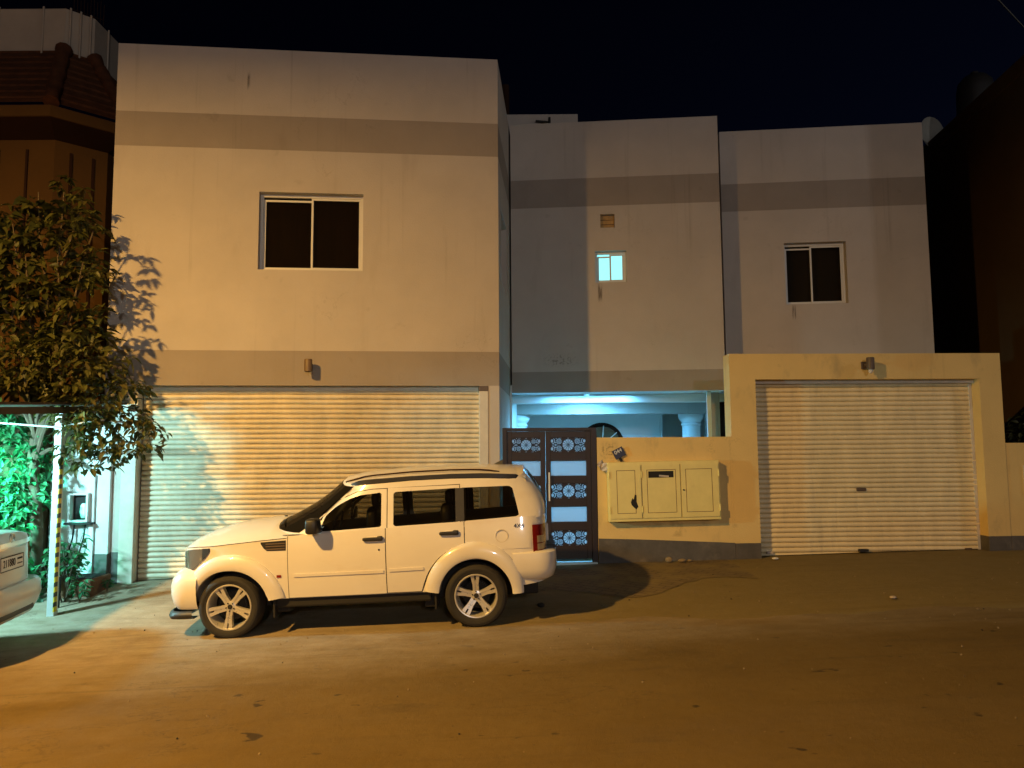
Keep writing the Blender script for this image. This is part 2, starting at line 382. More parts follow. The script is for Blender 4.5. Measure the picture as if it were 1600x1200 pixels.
rb.grid(rows); o = rb.build('road', M_road, smooth=60, fix=True); o['kind'] = 'structure'
# tyre-worn paving in front of the gate
def mat_paving():
    m = mat('interlocking_paving', (.13, .095, .06), rough=.9); t = m.node_tree; b = t.nodes['Principled BSDF']; N = t.nodes.new; Lk = t.links.new
    co = N('ShaderNodeTexCoord'); mp = N('ShaderNodeMapping'); mp.inputs['Rotation'].default_value = (0, 0, R(38)); Lk(co.outputs['Object'], mp.inputs[0])
    br = N('ShaderNodeTexBrick'); br.inputs['Scale'].default_value = 1; br.inputs['Brick Width'].default_value = .24; br.inputs['Row Height'].default_value = .12; br.inputs['Mortar Size'].default_value = .007
    br.inputs['Color1'].default_value = (.165, .120, .055, 1); br.inputs['Color2'].default_value = (.13, .095, .042, 1); br.inputs['Mortar'].default_value = (.05, .035, .02, 1)
    Lk(mp.outputs[0], br.inputs['Vector']); n = N('ShaderNodeTexNoise'); n.inputs['Scale'].default_value = 2.5; n.inputs['Detail'].default_value = 8; Lk(co.outputs['Object'], n.inputs['Vector'])
    r = N('ShaderNodeMapRange'); r.inputs[1].default_value = .46; r.inputs[2].default_value = .62; r.inputs[4].default_value = .85; Lk(n.outputs['Fac'], r.inputs[0])
    mx = N('ShaderNodeMix'); mx.data_type = 'RGBA'; Lk(r.outputs[0], mx.inputs['Factor']); Lk(br.outputs['Color'], mx.inputs['A']); mx.inputs['B'].default_value = (.185, .138, .05, 1)
    Lk(mx.outputs['Result'], b.inputs['Base Color'])
    bp = N('ShaderNodeBump'); bp.inputs['Strength'].default_value = .5; bp.inputs['Distance'].default_value = .006; Lk(br.outputs['Fac'], bp.inputs['Height']); bp.invert = True; Lk(bp.outputs[0], b.inputs['Normal'])
    return m
pv = MB(); n = 24
prow = []
for i in range(n+1):
    x = lerp(-.15, 3.3, i/n); lo = 9.9+.25*sin(3*x)+.35*max(0, x-1.5)+hr.uniform(-.05, .05)
    prow.append([(x, lerp(lo, 12.3, j/10), gz(x, lerp(lo, 12.3, j/10))+.006) for j in range(11)])
pv.grid(prow); o = pv.build('paving', mat_paving(), smooth=60, fix=True); o['kind'] = 'structure'

# ------------------------------------------------------------------ house
def frame_pt(o, yaw, u, d, z=0): return Vector((o[0]+u*cos(yaw)-d*sin(yaw), o[1]+u*sin(yaw)+d*cos(yaw), z))
def wall_sheet(u0, u1, z0, z1, holes, zcuts, midx, rev=.22, capd=.3, z0f=None):
    """front face at d=0 (toward -d viewer) with rectangular openings, reveals and a parapet cap"""
    us = sorted({u0, u1, *[h[0] for h in holes], *[h[1] for h in holes]}); zs = sorted({z0, z1, *zcuts, *[h[2] for h in holes], *[h[3] for h in holes]})
    us2 = [us[0]]
    for a, b in zip(us, us[1:]):
        k = max(1, int((b-a)/1.0)); us2 += [lerp(a, b, i/k) for i in range(1, k+1)]
    us = us2; b = MB(); idx = {}
    for i, u in enumerate(us):
        for j, z in enumerate(zs): idx[i, j] = len(b.v); b.v.append((u, 0, z if not (z0f and j == 0) else z0f(u)))
    for i in range(len(us)-1):
        for j in range(len(zs)-1):
            cu, cz = (us[i]+us[i+1])/2, (zs[j]+zs[j+1])/2
            if any(h[0] < cu < h[1] and h[2] < cz < h[3] for h in holes): continue
            b.f.append((idx[i, j], idx[i+1, j], idx[i+1, j+1], idx[i, j+1])); b.m.append(midx(cz, cu))
    for a, c, e, f in holes:
        mi = midx((e+f)/2, a)
        b.quad((a, 0, e), (a, 0, f), (a, rev, f), (a, rev, e), mi); b.quad((c, 0, f), (c, 0, e), (c, rev, e), (c, rev, f), mi)
        b.quad((a, 0, f), (c, 0, f), (c, rev, f), (a, rev, f), midx(f+.02, a))
        if e > z0+.01: b.quad((c, 0, e), (a, 0, e), (a, rev, e), (c, rev, e), mi)
    b.quad((u0, 0, z1), (u1, 0, z1), (u1, capd, z1), (u0, capd, z1), 0)
    return b
def window(parent, u0, u1, z0, z1, d, loc, rz, lit=False, split=.5, open_gap=True, glass=None):
    f = MB(); t = .045
    f.box(u0, u1, d, d+.07, z1-t, z1); f.box(u0, u1, d, d+.07, z0, z0+t*.8); f.box(u0, u0+t, d, d+.07, z0+t*.8, z1-t); f.box(u1-t, u1, d, d+.07, z0+t*.8, z1-t)
    fo = f.build('window', M_alu, parent, loc, (0, 0, rz), bev=.004)
    um = lerp(u0, u1, split)
    s = MB(); q = .032
    for a, b_, dd in ((u0+t, um+.02, d+.032), (um-.02, u1-t, d+.008)):
        zz0, zz1 = z0+t*.8+.002, z1-t-.002-(.03 if dd > d+.02 else 0)
        s.box(a, b_, dd, dd+.022, zz1-q, zz1); s.box(a, b_, dd, dd+.022, zz0, zz0+q); s.box(a, a+q, dd, dd+.022, zz0+q, zz1-q); s.box(b_-q, b_, dd, dd+.022, zz0+q, zz1-q)
    s.build('sash', M_alu, fo, bev=.003)
    p = MB(); p.box(u0+t, um, d+.04, d+.046, z0+t, z1-t); p.box(um, u1-t, d+.016, d+.022, z0+t, z1-t)
    p.build('pane', glass or (M_lit if lit else M_winglass), fo)
    return fo
Z_TOP = 8.41
def band_idx(z, u=0): return 1 if 6.775 < z < 7.327 or 3.07 < z < 3.61 else 0
OL, YL = (-.2, 11.9), R(5.7)
OC, YC = (0, 14.4), R(-5.0)
OR_, YR = (3.9, 14.67), R(-5.6)
house = thing('house', 'two storey cream rendered house with taupe bands, behind the white sport utility vehicle', 'house', (0, 14, 0))
HP = lambda o: (o[0], o[1]-14, 0)
# left block, front
b = wall_sheet(-5.9, 0, -.6, Z_TOP, [(-3.725, -2.13, 4.87, 6.10), (-5.42, -.30, -.6, 3.075)], (6.775, 7.327, 3.075, 3.61), band_idx, rev=.24)
wl = b.build('wall', [M_wall, M_band], house, HP(OL), (0, 0, YL))
b = MB(); b.box(-5.915, -5.62, -.004, .2, -.5, .62); b.build('plinth', M_plinth, house, HP(OL), (0, 0, YL), bev=.006)
window(house, -3.725, -2.13, 4.87, 6.10, .12, HP(OL), YL)
b = MB(); b.quad((-3.725, .23, 4.87), (-2.13, .23, 4.87), (-2.13, .23, 6.1), (-3.725, .23, 6.1)); b.build('curtain', M_curtain, house, HP(OL), (0, 0, YL))
# left block, return wall
YS = atan2(2.55, .17)
b = wall_sheet(0, 6.4, -.6, Z_TOP, [(.55, 1.75, 4.87, 6.10)], (6.775, 7.327, 3.075, 3.61), band_idx, rev=.2)
b.build('wall', [M_wall, M_band], house, HP(OL), (0, 0, YS))
window(house, .55, 1.75, 4.87, 6.10, .1, HP(OL), YS)
# left block core
c = [frame_pt(OL, YL, -5.9, .0), frame_pt(OL, YL, -5.9, 7), frame_pt(OL, YL, -.35, 7), frame_pt(OL, YL, -.28, .32), frame_pt(OL, YL, -5.6, .32), frame_pt(OL, YL, -5.62, .0)]
b = MB(); b.prism([(q.x, q.y-14) for q in c[:4]+[frame_pt(OL, YL, -5.88, .32)-Vector((0, 0, 0))]], -.6, Z_TOP-.35); b.quad(*[Vector((q.x, q.y-14, z)) for q, z in ((c[0], -.6), (c[1], -.6), (c[1], Z_TOP), (c[0], Z_TOP))])
b.build('side_wall', M_wall, house)
# centre block (overhangs the court)
def cband(z, u=0): return 1 if 6.725 < z < 7.285 or z < 3.545 else 0
b = wall_sheet(0, 3.97, 3.15, Z_TOP, [(1.605, 2.20, 5.235, 5.845), (1.72, 1.99, 6.295, 6.56)], (6.725, 7.285, 3.545), cband, rev=.2, capd=3.2)
b.quad((3.97, 0, 3.15), (3.97, 2.6, 3.15), (3.97, 2.6, Z_TOP), (3.97, 0, Z_TOP)); b.quad((0, .21, 3.16), (3.97, .21, 3.16), (3.97, .21, 5.2), (0, .21, 5.2))
b.build('wall', [M_wall, M_band], house, HP(OC), (0, 0, YC))
b = MB(); b.box(-.5, 4.0, 2.6, 2.8, 3.2, Z_TOP); b.build('rear_wall', M_wall, house, HP(OC), (0, 0, YC))
b = MB(); b.box(-.3, 3.965, .005, 2.6, 3.152, 3.30); b.build('soffit', M_inner, house, HP(OC), (0, 0, YC))
window(house, 1.605, 2.20, 5.235, 5.845, .10, HP(OC), YC, lit=True, split=.5)
b = MB()
for i in range(3): b.box(1.725, 1.985, .10, .112, 6.30+i*.088, 6.30+i*.088+.08, 0, Matrix.Translation((0, 0, 0)))
b.build('vent', mat('amber_vent_slat', (.40, .24, .06), rough=.5, var=.4, vscale=9), house, HP(OC), (0, 0, YC))
b = MB(); b.box(1.72, 1.99, .16, .17, 6.295, 6.56); b.build('vent_back', M_gap, house, HP(OC), (0, 0, YC))
# right block
def rband(z, u=0): return 1 if 6.715 < z < 7.27 else 0
b = wall_sheet(.255, 4.10, -.5, 8.345, [(1.42, 2.58, 4.84, 6.05)], (6.715, 7.27), rband, rev=.22, capd=3)
b.quad((.255, 0, -.5), (.255, 0, 8.345), (.255, 3, 8.345), (.255, 3, -.5)); b.quad((4.10, 0, -.5), (4.10, 3, -.5), (4.10, 3, 8.345), (4.10, 0, 8.345))
b.quad((.3, .3, -.5), (4.05, .3, -.5), (4.05, .3, 8.2), (.3, .3, 8.2))
b.build('wall', [M_wall, M_band], house, HP(OR_), (0, 0, YR))
window(house, 1.42, 2.58, 4.84, 6.05, .13, HP(OR_), YR, split=.46)
# roof stair room
b = MB(); b.box(-.25, 1.38, 15.0-14, 17.2-14, 7.6, 8.90); b.build('stair_room', M_wall, house, bev=.01)
b = MB(); b.tube([(.52, .96, 8.74), (.80, .93, 8.70)], .022); b.tube([(.80, .93, 8.66), (.80, .93, 8.80)], .024); b.build('drain_spout', M_black, house)
b = MB(); b.tube([(-.10, 2.0, 8.8), (-.10, 2.0, 10.0)], .09, 10); b.build('vent_pipe', M_darkbrown, house)
# open court under the overhang
b = MB(); b.box(-.6, 3.42, 3.75, 3.9, -.3, 3.16); b.box(3.42, 5.0, 4.6, 4.75, -.3, 3.16); b.box(3.42, 3.5, 3.75, 4.6, -.3, 3.16); b.build('court_wall', M_inner, house, bev=.01)
b = MB(); b.box(-.35, 4.1, .98, 1.2, 2.985, 3.151); b.build('beam', M_inner, house, (0, 0, 0), (0, 0, R(-3)), bev=.01)
b = MB(); b.box(-.35, 4.1, 2.45, 2.7, 2.83, 3.151); b.box(-.35, 4.1, 2.7, 3.75, 2.96, 3.151); b.build('beam', M_band, house, (0, 0, 0), (0, 0, R(-3)), bev=.01)  # darker band colour stands in for the shade on this rear beam
b = MB(); b.box(-.5, 4.9, -1.6, 4.7, .1, .335); b.build('court_floor', mat('court_tile', (.35, .33, .30), rough=.5, var=.1), house)
def column(x, y):
    b = MB(); b.lathe([(.27, .3), (.27, .45), (.205, .5), (.20, 1.6), (.19, 2.58), (.215, 2.60), (.215, 2.63), (.20, 2.64), (.20, 2.66), (.25, 2.72), (.27, 2.75), (.27, 2.86)], 28)
    b.build('column', M_inner, house, (x, y-14, 0), smooth=35)
column(3.93, 16.75); column(.12, 16.75)
b = MB(); b.box(3.665, 3.745, .30, .36, .3, 3.148); b.build('post', M_post, house, bev=.008)
b = MB(); b.box(-.045, .0, .28, .34, .3, 3.148); b.build('post', M_post, house, bev=.008)
b = MB(); b.box(3.80, 3.99, .62, .9, .3, 3.148); b.build('pier', M_band, house, bev=.008)
b = MB(); b.box(3.99, 4.4, .95, 1.0, .3, 3.148); b.build('side_door', M_darkbrown, house)
# fanlight door at the back of the court
b = MB(); A = [(cos(a)*.52, sin(a)*.52) for a in frange(0, pi, 24)]
b.grid([[(x, 3.74, 2.2+z), (x*.86, 3.70, 2.2+z*.86), (x*.82, 3.745, 2.2+z*.82)] for x, z in A])
fo = b.build('fanlight', M_darkbrown, house, (2.08, 0, -.02), smooth=40)
b = MB()
for a in (40, 85, 130): b.tube([(.12*cos(R(a)), 3.71, 2.2+.12*sin(R(a))), (.45*cos(R(a)), 3.71, 2.2+.45*sin(R(a)))], .014, 6)
b.tube([(.14*cos(a), 3.71, 2.2+.14*sin(a)) for a in frange(0, pi, 12)], .012, 6)
b.build('glazing_bar', M_white, fo)
b = MB(); b.add([(0, 3.735, 2.2)]+[(x*.9, 3.735, 2.2+z*.9) for x, z in A], [(0, i+1, i+2) for i in range(24)]); b.build('fanlight_glass', mat('dim_fanlight_glass', (.10, .085, .05), rough=.12), fo)
b = MB(); b.box(-.5, .5, 3.70, 3.748, .3, 2.17); b.build('door', M_darkbrown, house, (2.08, 0, 0), bev=.01)

# ------------------------------------------------------------------ roller shutters
def shutter_mb(u0, u1, z0f, z1, d, pitch=.0765, seed=1, amp=.025):
    r = random.Random(seed); n = int((z1-.0)/pitch)+1; nu = 40; P = []
    ph = [r.uniform(0, 6) for _ in range(8)]
    prof = [(0, 0), (.10, .55), (.25, .9), (.45, 1), (.65, .9), (.82, .5), (.91, -.1), (.955, -.75)]
    zs = []
    z = z1
    while z > min(z0f(u0), z0f(u1)):
        for a, h in prof: zs.append((z-a*pitch, h))
        z -= pitch
    jit = {}
    for k, (z, h) in enumerate(zs):
        row = []; s = k//len(prof)
        if s not in jit: jit[s] = (r.uniform(-.002, .002), r.uniform(-.003, .003), r.uniform(0, 6))
        for i in range(nu+1):
            u = lerp(u0, u1, i/nu)
            wob = .0035*sin(1.9*u+ph[0]+z*.7)+.0025*sin(4.7*u+ph[1]-z*1.3)+jit[s][0]+.0018*sin(3*u+jit[s][2])
            dz = .004*sin(.9*u+ph[2]+s*.05)+.0015*sin(5*u+jit[s][2])
            row.append((u, d-h*amp+wob, max(z+dz, z0f(u))))
        P.append(row)
    b = MB(); b.grid(P); return b
GL = lambda u: frame_pt(OL, YL, u, 0)
zfl = lambda u: gz(GL(u).x, GL(u).y)+.02
sh = shutter_mb(-5.40, -.30, zfl, 3.10, .20, seed=5).build('roller_shutter', M_shutb, house, HP(OL), (0, 0, YL), smooth=50)
b = MB(); b.box(-.315, -.175, -.012, .18, 0, 2.99); b.build('guide_rail', M_rail, sh, bev=.006)
b = MB(); b.box(-.318, -.172, -.008, .10, 2.992, 3.072); b.build('rail_bracket', M_lampm, sh, bev=.004)
b = MB(); b.box(-5.62, -5.415, -.016, .18, 0, 3.04); b.build('guide_rail', M_rail, sh, bev=.006)
b = MB(); b.box(-5.415, -.318, .14, .19, 3.0, 3.072); b.build('shutter_hood', M_rail, sh, bev=.004)
# ------------------------------------------------------------------ garage, boundary wall, gate
OG, YG = (-.2, 11.9), R(2.0)
G0 = (OG[0], OG[1], 0)
GG = lambda u: frame_pt(OG, YG, u, 0)
zg = lambda u: gz(GG(u).x, GG(u).y)
garage = thing('garage', 'cream flat topped garage with ribbed roller door, right of the meter cabinet', 'garage', G0, (0, 0, YG))
b = wall_sheet(3.655, 8.06, -.3, 3.57, [(4.065, 7.70, -.3, 3.16)], (), lambda z, u=0: 0, rev=.26, capd=.30)
b.quad((3.655, 0, -.3), (3.655, 0, 3.57), (3.655, .30, 3.57), (3.655, .30, -.3)); b.quad((8.06, 0, -.3), (8.06, .30, -.3), (8.06, .30, 3.57), (8.06, 0, 3.57))
b.quad((3.655, .30, -.3), (3.655, .30, 3.57), (4.02, .30, 3.57), (4.02, .30, -.3)); b.quad((4.02, .30, 3.17), (4.02, .30, 3.57), (8.06, .30, 3.57), (8.06, .30, 3.17)); b.quad((7.72, .30, -.3), (7.72, .30, 3.17), (8.06, .30, 3.17), (8.06, .30, -.3))
b.prism([(4.02, .302), (4.055, .302), (4.56, 2.6), (4.52, 2.6)], -.3, 3.17); b.box(7.70, 7.74, .30, 2.6, -.3, 3.17); b.prism([(4.02, .305), (7.74, .305), (7.74, 2.6), (4.52, 2.6)], 3.175, 3.25)
b.build('wall', M_yard, garage)
b = MB(); b.box(3.657, 4.068, -.006, .30, -.2, .60); b.build('plinth', M_plinth, garage, bev=.008)
b = MB(); b.box(7.697, 8.062, -.006, .30, -.2, .665); b.build('plinth', M_plinth, garage, bev=.008)
gs = shutter_mb(4.065, 7.70, lambda u: zg(u)+.012, 3.20, .235, seed=9, pitch=.0775).build('roller_shutter', M_shut, garage, smooth=50)
b = MB(); b.box(4.065, 7.70, .14, .20, 3.10, 3.158); b.build('shutter_hood', M_rail, gs)
b = MB(); b.box(5.72, 5.87, .195, .232, 1.375, 1.425); b.build('handle', M_lampm, gs, bev=.006)
b = MB(); b.box(5.70, 5.85, .16, .22, .42, .465); b.build('lock', M_black, gs, bev=.006)
for u in (4.22, 7.43):
    b = MB(); b.box(u, u+.10, .17, .222, .405+.02*(u-4)/3.5, .44+.02*(u-4)/3.5); b.build('slide_bolt', M_paper if u < 5 else M_lampm, gs, bev=.005)
for s, u in ((0, 4.066), (1, 7.651)):
    b = MB(); b.box(u, u+.048, .205, .24, .3, 3.1); b.build('guide_rail', M_rail, gs, bev=.004)
bw = thing('boundary_wall', 'low cream yard wall with dark plinth between the brown gate and the garage', 'wall', G0, (0, 0, YG))
b = MB(); b.box(1.522, 3.654, 0, .22, -.2, 2.255); b.build('wall', M_yard, bw)
b = MB(); vs = [(1.524, .695), (2.2, .672), (2.9, .64), (3.656, .605)]
b.grid([[(u, -.012, -.2), (u, -.012, z), (u, .01, z+.004)] for u, z in vs]); b.build('plinth', M_plinth, bw, smooth=20)
rw = thing('boundary_wall', 'short cream wall stub with a meter niche at the right edge, past the garage', 'wall', G0, (0, 0, YG))
b = MB(); b.box(8.062, 12.5, .012, .25, -.2, 2.128); b.build('wall', M_yard, rw, bev=.012)
b = MB(); b.box(8.064, 12.5, -.004, .05, -.2, .665); b.build('plinth', M_plinth, rw, bev=.008)
b = MB(); b.box(8.33, 8.37, -.03, .05, 1.33, 1.77); b.box(8.37, 9.0, -.03, .05, 1.73, 1.77); b.box(8.37, 9.0, -.03, .05, 1.33, 1.37); b.box(8.96, 9.0, -.03, .05, 1.37, 1.73); b.build('niche_frame', M_rail, rw, bev=.004)
b = MB(); b.box(8.37, 8.96, -.01, .02, 1.37, 1.73); b.build('niche_glass', M_darkglass, rw)

# gate
gate = thing('gate', 'brown steel double gate with frosted panes and pierced rosette panels', 'gate', G0, (0, 0, YG))
gz0, gz1 = .37, 2.415
ft = MB(); ft.box(.045, .115, 0, .10, zg(.1), gz1); ft.box(1.43, 1.518, 0, .10, zg(1.4), gz1); ft.box(.115, 1.43, 0.002, .098, gz1-.055, gz1-.003); ft.build('gate_frame', M_gate, gate, bev=.006)
def circ(cx, cz, r, n=28, ph=0): return [(cx+r*cos(2*pi*i/n+ph), cz+r*sin(2*pi*i/n+ph)) for i in range(n)]
def arcband(cx, cz, r0, r1, a0, a1, n=10):
    return [(cx+r0*cos(a), cz+r0*sin(a)) for a in frange(R(a0), R(a1), n)]+[(cx+r1*cos(a), cz+r1*sin(a)) for a in reversed(frange(R(a0), R(a1), n))]
def lattice(w_, h_):
    """closed loops (holes and islands) of the pierced rosette panel centred on 0,0"""
    L = []; W, H = w_/2, h_/2
    rr = min(H*.80, W*.36); n = 12
    for k in range(n):      # petals
        a0, a1 = 2*pi*(k+.07)/n, 2*pi*(k+.93)/n; am = (a0+a1)/2
        L.append([(rr*.30*cos(a), rr*.30*sin(a)) for a in (a0+.06, a1-.06)]+[(rr*cos(a), rr*sin(a)) for a in reversed(frange(a0, a1, 4))])
    for k in range(8): L.append(circ(rr*.20*cos(k*pi/4), rr*.20*sin(k*pi/4), rr*.055, 8))
    for sx in (-1, 1):
        for sz in (-1, 1):
            cx, cz = sx*W*.52, sz*H*.50; r = min(H*.42, W*.155)
            L += [arcband(cx, cz, r*.78, r, k*90+4, k*90+86, 6) for k in range(4)]
            L += [arcband(cx, cz, r*.42, r*.64, k*120+5, k*120+115, 6) for k in range(3)]
            L.append(circ(cx, cz, r*.22, 10))
            ex, ez = sx*W*.91, sz*H*.55; hx = min(H, W*.42)
            L.append([(ex+hx*.18*cos(a), ez+H*.24*sin(a)) for a in frange(0, 2*pi*23/24, 23)])
            a0, a1 = (100, 265) if sx*sz > 0 else (95, 260)
            if sx > 0: q = arcband(ex, ez, hx*.34, hx*.45, 120, 270, 10) if sz > 0 else arcband(ex, ez, hx*.34, hx*.45, 90, 240, 10)
            else: q = arcband(ex, ez, hx*.34, hx*.45, 270, 420, 10) if sz > 0 else arcband(ex, ez, hx*.34, hx*.45, -60, 90, 10)
            L.append([(max(-W*.985, min(W*.985, x)), max(-H*.95, min(H*.95, z))) for x, z in q])
            L.append(circ(sx*W*.715, sz*H*.34, hx*.08, 10))
            L.append([(sx*W*.63, sz*H*.96), (sx*W*.71, sz*H*.96), (sx*W*.67, sz*H*.84)])
            L.append([(sx*W*.38, sz*H*.985), (sx*W*.55, sz*H*.985), (sx*W*.55, sz*H*.945), (sx*W*.38, sz*H*.945)])
        L.append([(sx*W*.60, 0), (sx*W*.66, H*.10), (sx*W*.66, -H*.10)])
        L.append([(sx*W*.69, H*.16), (sx*W*.75, H*.07), (sx*W*.75, -H*.07), (sx*W*.69, -H*.16)])
        L.append([(sx*W*.78, H*.07), (sx*W*.86, 0), (sx*W*.78, -H*.07)])
    for sz in (-1, 1): L.append([(-H*.16, sz*H*.985), (H*.16, sz*H*.985), (0, sz*H*.90)])
    return L
def lattice_mesh(w_, h_):
    c = bpy.data.curves.new('lattice', 'CURVE'); c.dimensions = '2D'; c.fill_mode = 'BOTH'; c.extrude = .003
    e = .012
    for loop in [[(-w_/2-e, -h_/2-e), (w_/2+e, -h_/2-e), (w_/2+e, h_/2+e), (-w_/2-e, h_/2+e)]]+lattice(w_, h_):
        s = c.splines.new('POLY'); s.points.add(len(loop)-1)
        for p, (x, z) in zip(s.points, loop): p.co = (x, z, 0, 1)
        s.use_cyclic_u = True
    o = bpy.data.objects.new('lattice', c); COL.objects.link(o); bpy.context.view_layer.update()
    me = bpy.data.meshes.new_from_object(o.evaluated_get(bpy.context.evaluated_depsgraph_get()))
    bpy.data.objects.remove(o); bpy.data.curves.remove(c); return me
def leaf(u0, u1, handle_side):
    z0, z1 = zg((u0+u1)/2)+.085, gz1-.058; st = .075
    po = [(.0, 2.035, 2.255), (1, 1.665, 1.895), (0, 1.315, 1.54), (1, .955, 1.185), (0, .59, .82)]
    a, c = u0+st, u1-st
    b = MB(); b.box(u0, a, .02, .075, z0, z1); b.box(c, u1, .02, .075, z0, z1)
    edges = [z1]+[q for k, lo, hi in po for q in (hi, lo)]+[z0]
    for hi, lo in zip(edges[0::2], edges[1::2]): b.box(a, c, .022, .073, lo, hi)
    lf = b.build('gate_leaf', M_gate, gate, bev=.004)
    for k, lo, hi in po:
        p = MB(); p.box(a, c, .045, .053, lo, hi); p.build('frosted_pane', M_frost, lf)
        if not k:
            mesh_obj('rosette_panel', lattice_mesh(c-a, hi-lo), M_gate, lf, ((a+c)/2, .036, (lo+hi)/2), (R(90), 0, 0))
    if handle_side:
        h = MB(); x = u0+.045
        h.tube([(x, -.05, 1.28), (x, -.05, 1.72)], .014, 10)
        for z in (1.34, 1.66): h.tube([(x, -.05, z), (x, .03, z)], .009, 8)
        h.build('pull_handle', M_alu, lf, smooth=40)
    return lf
leaf(.117, .715, False); leaf(.722, 1.428, True)
b = MB(); b.box(.05, 1.50, -.05, .12, zg(.7)-.05, zg(.7)+.045); b.build('threshold', mat('pale_threshold_stone', (.6, .6, .58), rough=.5), gate, bev=.01)

# ------------------------------------------------------------------ wall lamps, cabinet, number plate
def wall_lamp(label, o, yaw, u, z, col, bulb):
    t = thing('wall_lamp', label, 'wall lamp', frame_pt(o, yaw, u, 0, z), (0, 0, yaw), 'tubular wall lamps above the roller doors')
    b = MB(); b.box(-.06, .05, -.025, -.001, -.06, .06); b.build('back_plate', col, t, bev=.006)
    b = MB(); b.box(-.02, .02, -.12, -.024, -.02, .02); b.build('arm', col, t, bev=.004)
    b = MB(); b.lathe([(.0, .10), (.055, .10), (.060, .09), (.060, -.085), (.054, -.09), (.050, -.085), (.050, .05), (0, .05)], 22, c=(.01, -.17, .01)); b.build('shade', col, t, smooth=40)
    if bulb:
        b = MB(); b.lathe([(.0, .0), (.03, -.02), (.035, -.11), (.018, -.14), (0, -.145)], 14, c=(.01, -.17, .0)); b.build('bulb', M_bulb, t, smooth=50)
    return t
wall_lamp('small bronze tube lamp on the taupe band above the wide roller door', OL, YL, -2.92, 3.35, mat('tan_lamp_metal', (.17, .11, .06), rough=.5), False)
wall_lamp('small dark tube lamp with showing bulb on the garage lintel', OG, YG, 5.84, 3.375, M_lampm, True)

CU, CZ, CW, CH = (1.68, 3.50), (1.035, 1.865), 1.78, .86
cab = thing('meter_cabinet', 'cream metal meter cabinet with three doors hung slightly crooked on the yard wall', 'cabinet', frame_pt(OG, YG, 2.535, 0, 1.425), (R(0), R(-.9), YG))
W2, H2, DP = .868, .455, .15
b = MB(); b.box(-W2, W2, -DP, -.004, -H2, H2); b.build('case', M_cab, cab, bev=.008)
doors = [(-.845, -.365), (-.345, .245), (.262, .845)]
for k, (a, c) in enumerate(doors):
    z0, z1 = -.405, .405
    b = MB()
    if k == 1:      # letter slot
        b.box(a, c, -DP-.014, -DP-.002, z0, .205); b.box(a, c, -DP-.014, -DP-.002, .305, z1); b.box(a, a+.10, -DP-.014, -DP-.002, .205, .305); b.box(c-.095, c, -DP-.014, -DP-.002, .205, .305)
    else: b.box(a, c, -DP-.014, -DP-.002, z0, z1)
    d = b.build('cabinet_door', M_cab, cab)
    f = MB(); ins = .105 if k != 2 else .07; y0, y1 = -DP-.0155, -DP-.0125; t = .007
    ia, ic, iz0, iz1 = a+ins, c-(.085 if k != 2 else .10), z0+.075, z1-.075
    if k == 1: ia, ic = a+.075, c-.065
    f.box(ia, ic, y0, y1, iz1-t, iz1); f.box(ia, ic, y0, y1, iz0, iz0+t); f.box(ia, ia+t, y0, y1, iz0+t, iz1-t); f.box(ic-t, ic, y0, y1, iz0+t, iz1-t)
    f.build('door_seam', M_cabline, d)
    s = MB(); s.box(a+.10, c-.095, -DP-.003, -DP-.001, .2, .31)
    if k == 1:
        s.build('letter_slot', M_gap, d)
        l = MB(); l.box(-.10, .05, -DP-.010, -DP-.004, .215, .24, 0, Matrix.Rotation(.1, 4, 'Y')); l.build('folded_letter', M_paper, d)
    if k == 0:
        pl = [(-.10, -.02), (-.075, .045), (-.055, .02), (-.035, .10), (-.01, .085), (-.012, -.01), (.012, -.09), (-.02, -.13), (-.055, -.10), (-.09, -.06)]
        q = MB(); q.add([(-.43+x, -DP-.0165, -.14+z) for x, z in pl], [tuple(range(len(pl)))]); q.build('rust_hole', M_gap, d)
    if k == 2:
        q = MB(); q.lathe([(0, -.02), (.012, -.02), (.014, 0)], 10, axis='y', c=(a+.035, -DP-.006, .01)); q.build('lock', M_black, d)
    for z in (.26, -.27):
        x = a-.006 if k < 2 else c+.006
        q = MB(); q.tube([(x, -DP-.016, z-.05), (x, -DP-.016, z+.05)], .011, 8); q.build('hinge', M_cab, d, smooth=40)
b = MB(); b.box(-.352, -.348, -DP-.003, -DP-.001, -.41, .41); b.build('door_gap', M_cabline, cab)
b = MB(); b.box(.252, .256, -DP-.003, -DP-.001, -.41, .41); b.build('door_gap', M_cabline, cab)
plate = thing('number_plate', 'tilted navy house number plate reading 044 above the meter cabinet', 'number plate', frame_pt(OG, YG, 1.86, -.03, 2.01), (0, R(-27), YG))
b = MB(); b.box(-.088, .088, -.008, .0, -.075, .075); b.build('sheet', M_number, plate, bev=.003)
mesh_obj('writing', text_mesh('044', .085), M_white, plate, (0, -.010, .028), (R(90), 0, 0))
b = MB(); b.box(-.04, .0, -.01, .03, -.135, -.075, 0); b.build('bracket', M_gap, plate)
pp = MB()
for k in range(3):
    M = Matrix.Translation((.0+.05*k, -.02*k, -.03*k)) @ Euler((.4*k, .9+.5*k, .5-.4*k)).to_matrix().to_4x4()
    P = [[M @ Vector((lerp(-.06, .06, i/5), .012*sin(i*1.7+j), lerp(-.06, .06, j/5))) for j in range(6)] for i in range(6)]
    pp.grid(P)
tag(pp.build('crumpled_leaflet', M_paper, None, frame_pt(OG, YG, 1.58, -.06, 1.83), (0, 0, YG)), 'crumpled pale leaflet wedged at the left end of the meter cabinet', 'leaflet')

